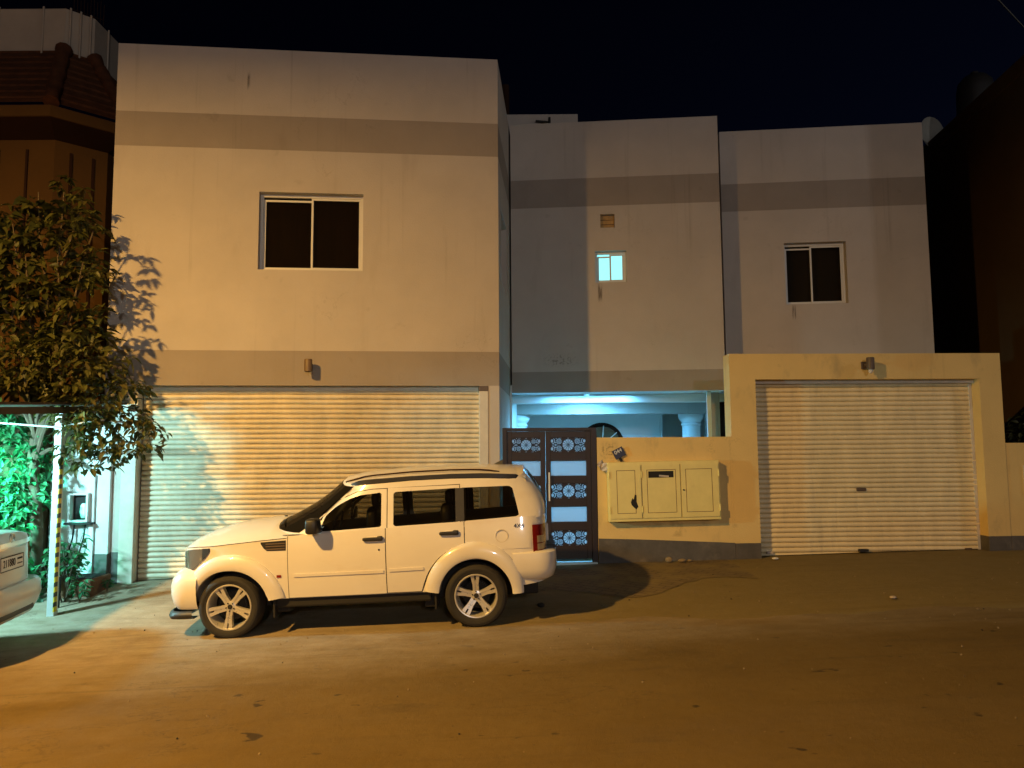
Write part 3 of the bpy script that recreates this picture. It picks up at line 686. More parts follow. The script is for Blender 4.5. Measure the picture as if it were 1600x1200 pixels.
# small things on the ground
def stone(label, x, y, r, seed, m=M_stone, name='stone', cat='stone', flat=.8, group=None):
    q = random.Random(seed); b = MB(); b.blob((0, 0, 0), (r, r*.8, r*flat), 2.4, 14)
    b.v = [(x_*(1+q.uniform(-.12, .12)), y_*(1+q.uniform(-.12, .12)), z_*(1+q.uniform(-.12, .12))) for x_, y_, z_ in b.v]
    return tag(b.build(name, m, None, (x, y, gz(x, y)+r*flat*.8+.015), (0, 0, q.uniform(0, 3)), smooth=60, weld=True), label, cat, group)
stone('rounded tan stone against the dark plinth below the meter cabinet', 2.38, 11.84, .055, 1)
stone('flat broken tan stone lying right of the rounded stone by the plinth', 2.58, 11.82, .062, 2, flat=.42)
stone('thin tan chip right next to the flat broken stone by the plinth', 2.70, 11.84, .035, 12, flat=.5)
stone('pale scrap of litter lying on the bare apron before the garage', 4.40, 9.02, .045, 3, M_paper, 'litter_scrap', 'litter', .3)
stone('white scrap of litter at the left foot of the garage roller door', 4.0, 11.82, .05, 4, M_white, 'litter_scrap', 'litter', .35)
stone('small dark clod lying in the shadow behind the vehicle bumper', .33, 9.35, .045, 5, M_gap, 'clod', 'clod', .6)

# ------------------------------------------------------------------ vehicles
def spow(x, e): return (abs(x)**e)*(1 if x >= 0 else -1)
class CarBody:
    """shape functions of a car: x to the rear, y across (near side negative), z up"""
    def __init__(s, hw, x0, xn, nn, x1, xr, nr, zlo, ze, zc, prof, zb, zroof, crown, bb, bt, xf, xrr, xc, nf, nr2):
        s.__dict__.update(locals())
    def plan(s, x):
        if x < s.x0: d, n = (s.x0-x)/(s.x0-s.xn), s.nn
        elif x > s.x1: d, n = (x-s.x1)/(s.xr-s.x1), s.nr
        else: return s.hw
        return s.hw*max(0, 1-min(1, d)**n)**(1/n)
    def side(s, x, z): return s.plan(x)*s.prof(z)
    def gside(s, x, z):
        zb, zt = s.zb(x), s.zroof(x); t = max(-.2, min(1, (z-zb)/(zt-zb)))
        b = lerp(s.bb, s.bt, t); a = (s.xc-s.xf(t)) if x < s.xc else (s.xrr(t)-s.xc); n = s.nf if x < s.xc else s.nr2
        return b*max(0, 1-min(1, abs(x-s.xc)/a)**n)**(1/n)
    def gpt(s, phi, t, off=0):
        cph = cos(phi); front = cph > 0
        n = s.nf if front else s.nr2; a = ((s.xc-s.xf(t)) if front else (s.xrr(t)-s.xc))+off
        b = lerp(s.bb, s.bt, t)+off
        x = s.xc-a*spow(cph, 2/n); y = b*spow(sin(phi), 2/n)
        z = lerp(s.zb(x), s.zroof(x), t)+s.crown*max(0, 1-(abs(y)/b)**2.5)
        return (x, -y, z)
    def lower(s, xs, rows=9, top=9):
        b = MB(); P = []
        for x in xs:
            lo, e, c = s.zlo(x), s.ze(x), s.zc(x); pts = [(x, 0, lo)]
            pw = s.plan(x)
            half = [(pw*s.prof(lo)*.55, lo)]
            for i in range(rows+1): z = lerp(lo, e, i/rows); half.append((pw*s.prof(z), z))
            ye = pw*s.prof(e)
            for i in range(1, top+1):
                q = i/top; half.append((ye*(1-q**1.15), e+(c-e)*(1-(1-q)**2.4)))
            P.append([(x, -y, z) for y, z in half]+[(x, y, z) for y, z in reversed(half[:-1])])
        b.grid(P, cv=True); b.add(P[0], [tuple(range(len(P[0])))]); b.add(P[-1], [tuple(reversed(range(len(P[-1]))))]); return b
    def green(s, ts, nphi=48, cut=None):
        b = MB(); P = [[s.gpt(2*pi*j/nphi, t) for j in range(nphi)] for t in ts]
        b.grid(P, cv=True)
        if cut:
            keep = []
            for f_ in b.f:
                c = [sum(b.v[i][k] for i in f_)/4 for k in range(3)]
                if not cut(*c): keep.append(f_)
            b.f = keep; b.m = [0]*len(keep)
        h = nphi//2; R_ = []
        for j in range(h+1):
            x, y, z = P[-1][j]; row = []
            for k in range(11):
                q = lerp(1, -1, k/10); yy = y*q; row.append((x, yy, s.zroof(x)+s.crown*max(0, 1-(abs(yy)/s.bt)**2.5)))
            R_.append(row)
        b.grid(R_); return b
def patch(surf, xs, lo, hi, rows=6, off=.004, sgn=-1, skirt=.012, mat_=0, mb=None):
    b = mb or MB(); P = []
    for x in xs:
        a, c = lo(x), hi(x); P.append([(x, sgn*(surf(x, lerp(a, c, j/rows))+off), lerp(a, c, j/rows)) for j in range(rows+1)])
    b.grid(P, mat_)
    edge = P[0]+[r[-1] for r in P[1:]]+list(reversed(P[-1]))[1:]+[r[0] for r in reversed(P)][1:-1]
    inn = [(x, y-sgn*skirt, z) for x, y, z in edge]
    b.grid([edge, inn], mat_, cv=True); return b
def rnd(lo, hi, x0, x1, r):
    """round the four corners of a patch"""
    def ins(x):
        d = min(x-x0, x1-x)
        return r-sqrt(max(0, r*r-(r-d)**2)) if d < r else 0
    return (lambda x: lo(x)+ins(x)), (lambda x: hi(x)-ins(x))
def strip_x(a, b, n): return frange(a, b, n)
def wheel(name, parent, x, y, z, r, rim, flip=False, rz=0):
    root = MB(); k = r/.345
    pr = [(rim+.004, -.112), (rim+.02, -.121), (rim+.045, -.124), (.282*k, -.128), (.300*k, -.129), (.303*k, -.1265), (.318*k, -.124), (.334*k, -.108), (r, -.082), (r, -.05), (r-.006, -.048), (r-.006, -.040), (r, -.038), (r, -.004), (r-.006, -.003), (r-.006, .004), (r, .005), (r, .04), (r-.006, .042), (r-.006, .05), (r, .052), (r, .085), (.33*k, .11), (.28*k, .12), (rim, .11), (rim-.01, .05)]
    root.lathe(pr, 48, axis='y')
    W = root.build(name, M_rubber, parent, (x, y, z), (0, rz, pi if flip else 0), smooth=35)
    b = MB(); b.lathe([(rim+.005, -.113), (rim, -.118), (rim-.010, -.116), (rim-.016, -.10), (rim-.022, -.06), (rim-.03, .0), (rim-.03, .10)], 48, axis='y')
    b.lathe([(0, .018), (rim*.62, .018), (rim*.66, .024), (rim*.66, .05)], 32, mat=1, axis='y'); b.lathe([(rim*.60, .016), (rim*.60, .03)], 32, mat=2, axis='y')
    for i in range(5):
        M = Matrix.Rotation(2*pi*i/5+pi/2, 4, 'Y')
        def pr_(poly, y0f, y1):
            n = len(poly); b.add([M @ Vector((px, y0f(px), pz)) for px, pz in poly]+[M @ Vector((px, y1, pz)) for px, pz in poly], [tuple(range(n)), tuple(reversed(range(n, 2*n)))]+[((j+1) % n, j, n+j, n+(j+1) % n) for j in range(n)])
        yf = lambda px: lerp(-.072, -.098, (px-.04)/(rim-.06))
        for sg in (-1, 1):
            pr_([(.035, sg*.003), (.035, sg*.034), (rim*.5, sg*.033), (rim-.018, sg*.050), (rim-.012, sg*.011)][::sg], yf, -.03)
        pr_([(.04, -.012), (.04, .012), (rim*.72, .015), (rim*.72, -.015)], lambda px: yf(px)+.008, -.03)
    b.lathe([(0, -.076), (.050, -.076), (.062, -.070), (.066, -.03)], 24, axis='y')
    b.lathe([(0, -.088), (.022, -.088), (.027, -.082), (.027, -.07)], 18, mat=1, axis='y')
    for i in range(5):
        a = 2*pi*(i+.5)/5+pi/2; b.lathe([(0, -.086), (.007, -.086), (.0085, -.075)], 8, mat=1, axis='y', c=(.045*cos(a), 0, .045*sin(a)))
    b.build('rim', [M_alloy, M_gap, M_steel], W, smooth=38)
    return W
# ---- white sport utility vehicle
SLP = math.atan(.0385)
suv = thing('sport_utility_vehicle', 'boxy white sport utility vehicle parked side on before the wide roller door', 'car', (-3.147, 9.53, .010), (0, -SLP, 0))
FA, RA = (.01, .325, .425), (2.748, .325, .42)
def zlo(x):
    base = .405 if 0 <= x < 3.0 else (.33 if x < .0 else lerp(.40, .47, (x-3.0)/.6))
    for cx, cz, r in (FA, RA):
        if abs(x-cx) < r: base = max(base, cz+sqrt(r*r-(x-cx)**2))
    return base
zb = tab([(-1, 1.08), (.7, 1.085), (3.6, 1.19)])
ze = tab([(-.65, .90), (-.63, .945), (-.60, .965), (-.5, .99), (-.36, 1.003), (-.2, 1.006), (.06, 1.026), (.37, 1.047), (.67, 1.064), (.80, 1.09), (3.6, 1.19)])
zc = tab([(-.65, .92), (-.635, .97), (-.60, 1.03), (-.5, 1.10), (-.35, 1.16), (-.1, 1.215), (.2, 1.245), (.45, 1.255), (.66, 1.21), (.80, 1.092), (3.6, 1.192)])
prof = tab([(.2, .93), (.40, .958), (.55, .982), (.70, .995), (.80, 1.0), (.92, .997), (1.03, .985), (1.10, .972), (1.19, .957), (1.3, .94)])
B = CarBody(.93, .45, -.645, 4.2, 2.95, 3.575, 6, zlo, ze, zc, prof, zb, tab([(.3, 1.40), (.9, 1.475), (1.2, 1.572), (1.48, 1.618), (2.04, 1.644), (2.5, 1.646), (2.9, 1.634), (3.4, 1.600)]), .142, .893, .765,
            lambda t: lerp(.42, 1.24, t), lambda t: lerp(3.57, 3.345, max(0, t)**1.6), 2.1, 5.5, 10)
xs = sorted(set([-.645, -.644, -.640, -.632, -.618, -.60, -.575, -.55, -.52, -.48, -.44]+frange(-.4, .5, 45)+frange(.5, 2.3, 24)+frange(2.3, 3.2, 45)+[3.25, 3.3, 3.36, 3.42, 3.47, 3.51, 3.54, 3.56, 3.57, 3.5749]))
B.lower(xs).build('body', M_paint, suv, smooth=32, weld=True, fix=True)
tb0 = tab([(.99, 1.10), (1.05, 1.325), (1.2, 1.446), (1.45, 1.539), (1.6, 1.558), (2.66, 1.568)])
def cut_(x, y, z):
    t = (z-B.zb(x))/(B.zroof(x)-B.zb(x))
    if abs(y) > .55 and 1.02 < x < 3.27: return 0.0 < t < .90 and (x > 1.3 or z < tb0(x)+.012)
    tt = (z-B.zb(x)-B.crown*max(0, 1-(abs(y)/.83)**2.5))/(B.zroof(x)-B.zb(x))
    return x < 1.45 and abs(y) < .70 and .03 < tt < .93
B.green([-.10, 0, .02, .15, .3, .45, .6, .72, .82, .90, .95, .985, 1.0], 192, cut_).build('roof', M_paint, suv, smooth=42, fix=True)
# windscreen, rear glass
P = [[B.gpt(lerp(-1.02, 1.02, j/24), t, .004) for j in range(25)] for t in frange(.02, .955, 8)]
b = MB(); b.grid(P); b.build('windscreen', M_screen, suv, smooth=60)
P = [[B.gpt(pi-math.asin(abs(y/B.bb)**5)*(1 if y < 0 else -1), t, .006) for y in frange(-.60, .60, 16)] for t in frange(.12, .88, 6)]
b = MB(); b.grid(P); b.build('rear_window', M_carglass, suv, smooth=60)
b = MB(); b.grid([[(x, y*B.plan(x), B.zb(x)+.012) for y in (-.93, 0, .93)] for x in frange(.60, 3.45, 20)]); b.build('cabin_deck', M_gap, suv)
b = MB(); b.grid([[(x, y, B.zroof(x)+.105*max(0, 1-(abs(y)/.765)**2.5)-.03) for y in frange(-.70, .70, 10)] for x in frange(1.32, 3.25, 14)]); b.build('headliner', M_lampm, suv)
for x_, y_ in ((1.55, -.40), (1.55, .40), (2.42, -.45), (2.42, 0), (2.42, .45)):
    b = MB(); b.blob((x_, y_, 1.15), (.07, .22, .20), 4, 14); b.blob((x_+.03, y_, 1.42), (.045, .12, .085), 3.5, 14); b.build('seat', M_black, suv, smooth=60)
b = MB(); b.tube([(1.12+.05*sin(a), -.40+.17*cos(a), 1.17+.15*sin(a)) for a in frange(0, 2*pi, 20)], .014, 6); b.build('steering_wheel', M_black, suv, smooth=60)
b = MB(); b.tube([(.50+.10*abs(y)**1.5, y, 1.235-.14*abs(y)**3) for y in frange(-.72, .72, 14)], .028, 8); b.build('wiper_cowl', M_gap, suv, smooth=50)
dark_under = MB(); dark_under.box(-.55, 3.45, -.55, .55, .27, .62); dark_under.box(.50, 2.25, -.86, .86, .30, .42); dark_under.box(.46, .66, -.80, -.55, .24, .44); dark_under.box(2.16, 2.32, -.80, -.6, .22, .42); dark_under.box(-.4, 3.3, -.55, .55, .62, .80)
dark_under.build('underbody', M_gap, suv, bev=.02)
for sg in (-1, 1):
    for x, z in ((.49, .205), (2.285, .215)):
        b = MB(); b.box(x, x+.025, *sorted((sg*.66, sg*.90)), z, .42); b.build('mud_flap', M_gap, suv, bev=.006)
for sg in (-1, 1):
    side = B.side; gs_ = B.gside
    arc = lambda x, c, r: (c[1]+sqrt(max(0, r*r-(x-c[0])**2))) if abs(x-c[0]) < r else 0
    # door gaps then doors
    fl_lo = lambda x: .412
    rlo = lambda x: max(.418, arc(x, RA, .60))
    patch(side, frange(.668, 2.648, 60), lambda x: max(.408, arc(x, RA, .585)), lambda x: B.zb(x)+.002, 6, .0022, sg, .004).build('door_gap', M_gap, suv)
    def wl(lo, hi, x0, x1, r): l, h = rnd(lo, hi, x0, x1, r); return lambda x: (l(x), h(x)) if x0 < x < x1 else None
    W1 = wl(tab([(1.03, 1.118), (1.72, 1.142)]), tab([(1.03, 1.17), (1.08, 1.29), (1.2, 1.388), (1.361, 1.468), (1.477, 1.500), (1.72, 1.520)]), 1.035, 1.715, .022)
    W2 = wl(tab([(1.85, 1.140), (2.6, 1.160)]), tab([(1.85, 1.518), (2.6, 1.533)]), 1.850, 2.596, .03)
    W3 = wl(tab([(2.6, 1.162), (3.27, 1.192)]), tab([(2.6, 1.533), (3.16, 1.530), (3.20, 1.515), (3.27, 1.20)]), 2.604, 3.262, .02)
    def framed(mb, x0, x1, lo, hi, win, wx, off, n=30):
        xs_ = sorted(set([x0, x1, wx[0]+.0005, wx[1]-.0005]+[x for x in frange(x0, x1, n)])); xs_ = [x for x in xs_ if x0 <= x <= x1]
        runs = []
        for x in xs_:
            k = win(x) is not None
            if not runs or runs[-1][0] != k: runs.append((k, [x]))
            else: runs[-1][1].append(x)
        for q, (k, r) in enumerate(runs):
            if not k:
                if q+1 < len(runs): r = r+[runs[q+1][1][0]]
                if q > 0: r = [runs[q-1][1][-1]]+r
                patch(gs_, r, lo, hi, 5, off, sg, .02, 0, mb)
            else:
                patch(gs_, r, lo, lambda x: win(x)[0], 2, off, sg, .02, 0, mb); patch(gs_, r, lambda x: win(x)[1], hi, 2, off, sg, .02, 0, mb)
        return mb
    d = patch(side, frange(.676, 1.758, 20), fl_lo, lambda x: B.zb(x)+.004, 9, .0065, sg, .006)
    framed(d, 1.0, 1.775, lambda x: B.zb(x)+.002, tab([(1.0, 1.12), (1.06, 1.325), (1.2, 1.444), (1.45, 1.537), (1.6, 1.556), (1.775, 1.558)]), W1, (1.035, 1.715), .006)
    dF = d.build('door', M_paint, suv, smooth=35)
    d = patch(side, frange(1.768, 2.640, 30), rlo, lambda x: B.zb(x)+.004, 9, .0065, sg, .006)
    framed(d, 1.785, 2.600, lambda x: B.zb(x)+.002, lambda x: 1.566, W2, (1.85, 2.596), .006)
    dR = d.build('door', M_paint, suv, smooth=35)
    patch(gs_, frange(1.76, 1.80, 4), lambda x: B.zb(x), lambda x: 1.60, 4, .003, sg, .02).build('window_frame_gap', M_gap, suv)
    tb = tab([(.99, 1.10), (1.05, 1.325), (1.2, 1.446), (1.45, 1.539), (1.6, 1.558), (2.66, 1.568)])
    patch(gs_, frange(1.02, 2.66, 40), tb, lambda x: tb(x)+.030, 3, .0022, sg, .004).build('door_seal', M_gap, suv)
    b = MB(); patch(gs_, frange(1.08, 3.42, 40), lambda x: tb(x)+.007 if x < 2.66 else 1.56, lambda x: min(B.zroof(x)+.002, 1.75), 4, .0045, sg, .004, 0, b); b.build('cant_rail', M_paint, suv, smooth=45)
    patch(gs_, frange(2.585, 2.668, 5), lambda x: B.zb(x), lambda x: 1.560, 4, .003, sg, .02).build('centre_pillar', M_gap, suv)
    qlo = lambda x: max(.84 if x < 3.4 else 1.095, arc(x, RA, .585)+.01)
    q_ = patch(side, frange(2.658, 3.50, 30), qlo, lambda x: B.zb(x)+.004, 7, .0050, sg, .004)
    framed(q_, 2.608, 3.50, lambda x: B.zb(x)+.0035, lambda x: 1.575 if x < 3.28 else lerp(1.575, 1.30, (x-3.28)/.22), W3, (2.604, 3.262), .0050)
    q_.build('quarter_panel', M_paint, suv, smooth=45)
    for win, x0, x1, off, par in ((W1, 1.036, 1.714, -.004, dF), (W2, 1.851, 2.595, -.004, dR), (W3, 2.605, 3.261, .004, suv)):
        P = [[(x, sg*(gs_(x, z)+off), z) for z in [lerp(*win(x), q/4) for q in range(5)]] for x in frange(x0, x1, 30)]
        b = MB(); b.grid(P); b.build('side_window', M_carglass, par, smooth=60)
    b = MB(); patch(gs_, frange(2.552, 2.650, 4), lambda x: 1.166, lambda x: 1.530, 3, .0115, sg, .004, 0, b); b.build('pillar_trim', M_black, suv)
    # roof rail and gutter stripe
    rx = frange(1.20, 3.33, 26)
    zt = B.zroof
    hT = tab([(1.20, .012), (1.45, .050), (2.1, .044), (2.8, .050), (3.26, .046), (3.33, .010)])
    b = MB(); P = []
    for x in rx:
        h = hT(x); y0 = B.gside(x, zt(x)-.005)
        P.append([(x, sg*(y0+.006), zt(x)-.008), (x, sg*(y0+.012), zt(x)+.0), (x, sg*(y0+.010), zt(x)+h*.9), (x, sg*(y0-.01), zt(x)+h), (x, sg*(y0-.04), zt(x)+h), (x, sg*(y0-.055), zt(x)-.0)])
    b.grid(P, cv=True); b.add(P[0], [tuple(range(6))]); b.add(P[-1], [tuple(reversed(range(6)))]); b.build('roof_rail', M_black, suv, smooth=30)
    b = MB(); b.tube([(x, sg*.60, B.zroof(x)+B.crown*(1-(.60/.765)**2.5)+q) for x, q in zip(frange(1.27, 3.06, 16), [.0, .010, .018]+[.024]*11+[.022, .014, .0])], .011, 6); b.build('roof_bar', M_darkbrown, suv, smooth=50)
    # flares
    for c, ro, ri, a0, a1, nm in ((FA, tab([(-12, .640), (40, .605), (90, .588), (150, .575), (192, .52)]), tab([(-12, .45), (90, .413), (192, .425)]), 9, 172, 'wheel_arch'), (RA, tab([(-12, .53), (0, .53), (60, .60), (90, .612), (140, .59), (192, .57)]), tab([(0, .405), (90, .43), (180, .41)]), 3, 171, 'wheel_arch')):
        P = []
        for a in frange(a0, a1, 44):
            ca, sa = cos(R(a)), sin(R(a)); o_, i_ = ro(a), ri(a); row = []
            for q, off in ((1.0, -.012), (.995, .014), (.96, .024), (.75, .042), (.45, .052), (.15, .050), (.03, .042), (0, .02), (.0, -.20)):
                r = lerp(i_, o_, q); x = c[0]+r*ca; z = c[1]+r*sa
                xx = c[0]+lerp(i_, o_, max(q, .3))*ca
                row.append((x, sg*(max(.12, B.side(xx, min(1.0, max(.4, z))))+off), z))
            P.append(row)
        b = MB(); b.grid(P); b.add(P[0], [tuple(range(9))]); b.add(P[-1], [tuple(reversed(range(9)))]); b.build(nm, M_paint, suv, smooth=40, fix=True)
        b = MB(); b.grid([[(c[0]+r*cos(R(a)), sg*y, c[1]+r*sin(R(a))) for r, y in ((.435, .80), (.43, .50))] for a in frange(0, 180, 24)]); b.build('arch_liner', M_gap, suv)
    # moulding, vent, handles, mirror, lights
    b = MB()
    patch(side, frange(.736, 1.735, 10), lambda x: .640, lambda x: .672, 3, .017, sg, .02, 0, b); b.build('side_moulding', M_paint, dF, bev=.003)
    b = MB(); patch(side, frange(1.80, 2.179, 6), lambda x: .650+.01*(x-1.8), lambda x: .682+.01*(x-1.8), 3, .017, sg, .02, 0, b); b.build('side_moulding', M_paint, dR, bev=.003)
    b = MB(); patch(side, frange(.372, .652, 8), tab([(.372, 1.015), (.428, .938), (.652, .934)]), tab([(.372, 1.034), (.652, 1.044)]), 3, .004, sg, .006, 0, b)
    v = b.build('fender_vent', M_gap, suv)
    b = MB()
    for z in (.955, .985, 1.012): patch(side, frange(.43, .645, 4), lambda x: z-.006, lambda x: z+.006, 1, .012, sg, .01, 0, b)
    b.build('vent_slat', M_lampm, v)
    for dd, x0, x1, z in ((dF, 1.51, 1.735, 1.01), (dR, 2.365, 2.58, 1.036)):
        b = MB(); y = B.side(x0, z); xm, xl = (x0+x1)/2, (x1-x0)/2
        b.blob((xm, sg*(y+.028), z+.006), (xl, .014, .021), 5, 16); b.blob((x1-.03, sg*(y+.024), z+.010), (.034, .017, .028), 4, 12); b.blob((xm, sg*(y+.004), z), (xl*.8, .008, .034), 3, 12, 1)
        b.build('door_handle', [M_black, M_paint], dd, smooth=50)
    if sg < 0:
        b = MB(); b.lathe([(0, -.006), (.011, -.006), (.012, .01)], 12, axis='y', c=(1.69, -B.side(1.69, .90)-.004, .895)); b.build('door_lock', M_black, dF)
        b = MB(); b.lathe([(.062, .004), (.066, -.003), (.072, -.003), (.074, .004)], 30, axis='y', c=(3.06, -B.side(3.06, .985)-.0085, .985)); b.build('fuel_flap', M_rail, suv, smooth=40)
        b = MB(); b.box(.545, .595, -B.side(.57, .66)-.006, -B.side(.57, .66)+.01, .640, .668); b.build('emblem', M_red, suv)
        mesh_obj('writing', text_mesh('4X4', .066, .002), M_gap, suv, (3.255, -B.side(3.255, 1.085)-.010, 1.086), (R(90), 0, 0))
    b = MB(); b.blob((.985, sg*1.015, 1.195), (.070, .115, .085), 5, 20); b.tube([(1.03, sg*.86, 1.135), (1.0, sg*.97, 1.14)], .03, 8); m_ = b.build('door_mirror', M_black, dF, smooth=60)
    b = MB(); patch(side, frange(-.60, -.215, 18), tab([(-.60, .77), (-.43, .742), (-.26, .885), (-.215, .955)]), tab([(-.60, .93), (-.5, .97), (-.40, .984), (-.215, .990)]), 5, .012, sg, .02, 0, b); h_ = b.build('headlight', M_clear, suv, smooth=50)
    b = MB(); patch(side, frange(-.29, -.205, 6), tab([(-.29, .86), (-.26, .885), (-.205, .955)]), tab([(-.29, .99), (-.205, .992)]), 4, .015, sg, .01, 0, b); b.build('headlight_bezel', M_black, h_)
    # tail lamp
    b = MB(); patch(side, frange(3.405, 3.555, 8), lambda x: .722, lambda x: 1.088, 8, .018, sg, .03, 0, b); tl = b.build('tail_light', M_red, suv, smooth=50)
    b = MB(); patch(side, frange(3.455, 3.548, 6), lambda x: .812, lambda x: .965, 4, .024, sg, .02, 0, b); b.build('indicator_lens', M_amber, tl, smooth=50)
    b = MB(); patch(side, frange(3.455, 3.548, 6), lambda x: .880, lambda x: .890, 1, .026, sg, .02, 0, b); b.build('lens_bar', M_red, tl)
    wheel('wheel', suv, FA[0], sg*.81, .340, .345, .246, sg > 0, .1); wheel('wheel', suv, RA[0], sg*.81, .340, .345, .236, sg > 0, .6)
    # bonnet gap
    b = MB(); b.tube([(x, sg*(B.side(x, B.ze(x))+.001), B.ze(x)+.004) for x in frange(-.5, .66, 24)], .0035, 5); b.build('bonnet_gap', M_gap, suv)
def sweep(x0, a, bw, n, prof_, ph0, ph1, nseg, rear):
    P = []
    for f in frange(ph0, ph1, nseg):
        row = []
        for off, z in prof_:
            ex = (a+off)*spow(cos(f), 2/n); yy = (bw+off)*spow(sin(f), 2/n); row.append((x0+ex if rear else x0-ex, -yy, z))
        P.append(row)
    return P
b = MB(); b.grid(sweep(-.35, .405, .935, 4.0, [(-.16, .775), (-.10, .755), (-.055, .715), (-.018, .655), (.0, .58), (-.002, .50), (-.02, .40), (-.06, .33), (-.28, .31)], -pi/2, pi/2, 36, False)); b.build('front_bumper', M_paint, suv, smooth=45, fix=True)
b = MB(); b.grid(sweep(-.40, .355, .92, 4.2, [(-.03, .315), (.0, .30), (.012, .265), (.0, .235), (-.06, .225), (-.2, .23)], -pi/2, pi/2, 36, False)); b.build('bumper_lip', M_black, suv, smooth=45, fix=True)
b = MB(); b.grid(sweep(-.38, .389, .935, 4.5, [(.0, .60), (.004, .595), (.004, .46), (.0, .455)], -.3, .3, 16, False)); b.build('lower_grille', M_gap, suv, smooth=45)
b = MB()
for y in (-.30, .0, .30): b.box(-.672, -.62, y-.125, y+.125, .80, .93)
b.build('grille', M_gap, suv, bev=.01)
b = MB(); b.grid(sweep(3.17, .505, .945, 6.5, [(-.14, .800), (-.03, .800), (.0, .780), (.006, .72), (.002, .60), (-.03, .505), (-.10, .462), (-.35, .46)], -pi/2, pi/2, 44, True)); b.build('rear_bumper', M_paint, suv, smooth=45, fix=True)
b = MB(); b.box(3.52, 3.672, -.66, .66, .795, .835); b.build('bumper_step', M_black, suv, bev=.012)
b = MB(); b.box(3.57, 3.60, -.5, .5, .86, 1.06); b.build('number_plate_recess', M_paint, suv, bev=.01)
b = MB(); P = [[(lerp(3.16, 3.37, i/6), y, 1.742-.012*(i/6)**2*6*.5-.05*abs(y/.62)**2.5+dz) for dz in (0, .025)] for i in range(7) for y in (0,)]
b = MB(); b.grid([[(lerp(3.14, 3.36, i/6), y, B.zroof(3.2)+.135-.115*(abs(y)/.72)**2.6-.05*(i/6)**2+.012) for y in frange(-.70, .70, 14)] for i in range(7)]); b.grid([[(3.36, y, B.zroof(3.2)+.135-.115*(abs(y)/.72)**2.6-.05+.012-dz) for y in frange(-.70, .70, 14)] for dz in (0, .045)])
b.build('spoiler', M_paint, suv, smooth=50)
b = MB(); b.add([(2.97, 0, 1.765), (3.09, .015, 1.76), (3.09, -.015, 1.76), (3.10, 0, 1.825)], [(0, 1, 3), (0, 3, 2), (1, 2, 3)]); b.build('antenna_fin', M_black, suv)
b = MB()
for x, y in ((.28, -.35), (.42, -.10)): b.blob((x, y, 1.215 if y < -.2 else 1.258), (.022, .014, .010), 2.5, 8)
b.build('washer_jet', M_black, suv)

# ---- silver white saloon at the left edge (tail end in view)
sal = thing('saloon_car', 'pale saloon car whose tail with number plate shows at the left edge', 'car', (-9.03, 7.51, -.219), (0, -.0385, R(11)))
SF, SR = (.0, .32, .40), (2.70, .32, .40)
def szlo(x):
    base = .30 if x < 3.0 else lerp(.30, .36, (x-3)/.8)
    for cx, cz, r in (SF, SR):
        if abs(x-cx) < r: base = max(base, cz+sqrt(r*r-(x-cx)**2))
    return base
sze = tab([(-.9, .70), (-.5, .86), (.6, .97), (3.0, 1.06), (3.5, 1.07), (3.70, 1.055), (3.77, .96)])
szc = tab([(-.9, .74), (-.5, .92), (.6, 1.02), (.9, .98), (2.9, 1.07), (3.0, 1.12), (3.5, 1.125), (3.70, 1.10), (3.77, .97)])
S = CarBody(.92, .4, -.88, 3, 2.9, 3.80, 3.4, szlo, sze, szc, prof, tab([(-1, .95), (4, 1.06)]), tab([(1, 1.42), (1.8, 1.46), (2.6, 1.42), (3, 1.38)]), .09, .87, .66, lambda t: lerp(.55, 1.35, t), lambda t: lerp(3.45, 2.55, t), 1.9, 4, 4)
S.lower(sorted(set(frange(-.88, .5, 40)+frange(.5, 2.2, 14)+frange(2.2, 3.2, 36)+frange(3.2, 3.66, 10)+[3.70, 3.73, 3.76, 3.78, 3.79, 3.799]))).build('body', M_paint2, sal, smooth=32, weld=True, fix=True)
S.green([-.1, 0, .3, .6, .8, .93, 1]).build('roof', M_paint2, sal, smooth=45, fix=True)
b = MB(); b.grid([[S.gpt(pi+lerp(-.9, .9, j/16), t, .005) for j in range(17)] for t in frange(.05, .9, 6)]); b.build('rear_window', M_saloonglass, sal, smooth=60)
b = MB(); b.grid([[S.gpt(lerp(-.9, .9, j/16), t, .005) for j in range(17)] for t in frange(.05, .9, 6)]); b.build('windscreen', M_saloonglass, sal, smooth=60)
for sg in (-1, 1):
    b = MB(); patch(S.gside, frange(1.0, 2.75, 16), lambda x: S.zb(x)+.03, lambda x: min(S.zroof(x)-.06, 1.0+(x-.8)*.9, 1.06+(3.0-x)*.9), 4, .006, sg, .005, 0, b); b.build('side_window', M_saloonglass, sal)
    wheel('wheel', sal, 0, sg*.80, .33, .335, .225, sg > 0); wheel('wheel', sal, 2.7, sg*.80, .33, .335, .225, sg > 0, .4)
def rearx(y, n=3.4, off=0): return 2.9+(.90+off)*max(0, 1-(abs(y)/(.92+off))**n)**(1/n)
b = MB(); P = []
for y in frange(-.93, .93, 40):
    x = lambda off, yy=y: 2.93+(.93+off)*max(0, 1-min(1, abs(yy)/(.955+off))**4.5)**(1/4.5)
    P.append([(x(-.10), y, .64), (x(-.01), y, .635), (x(.02), y, .60), (x(.025), y, .50), (x(.0), y, .42), (x(-.05), y, .33), (x(-.25), y, .30)])
b.grid(P); b.build('rear_bumper', M_paint2, sal, smooth=45, fix=True)
b = MB(); b.grid([[(rearx(y, off=.012), y, z) for z in (.985, .99, 1.02, 1.025)] for y in frange(-.55, .55, 16)]); b.build('chrome_trim', M_chrome, sal, smooth=40)
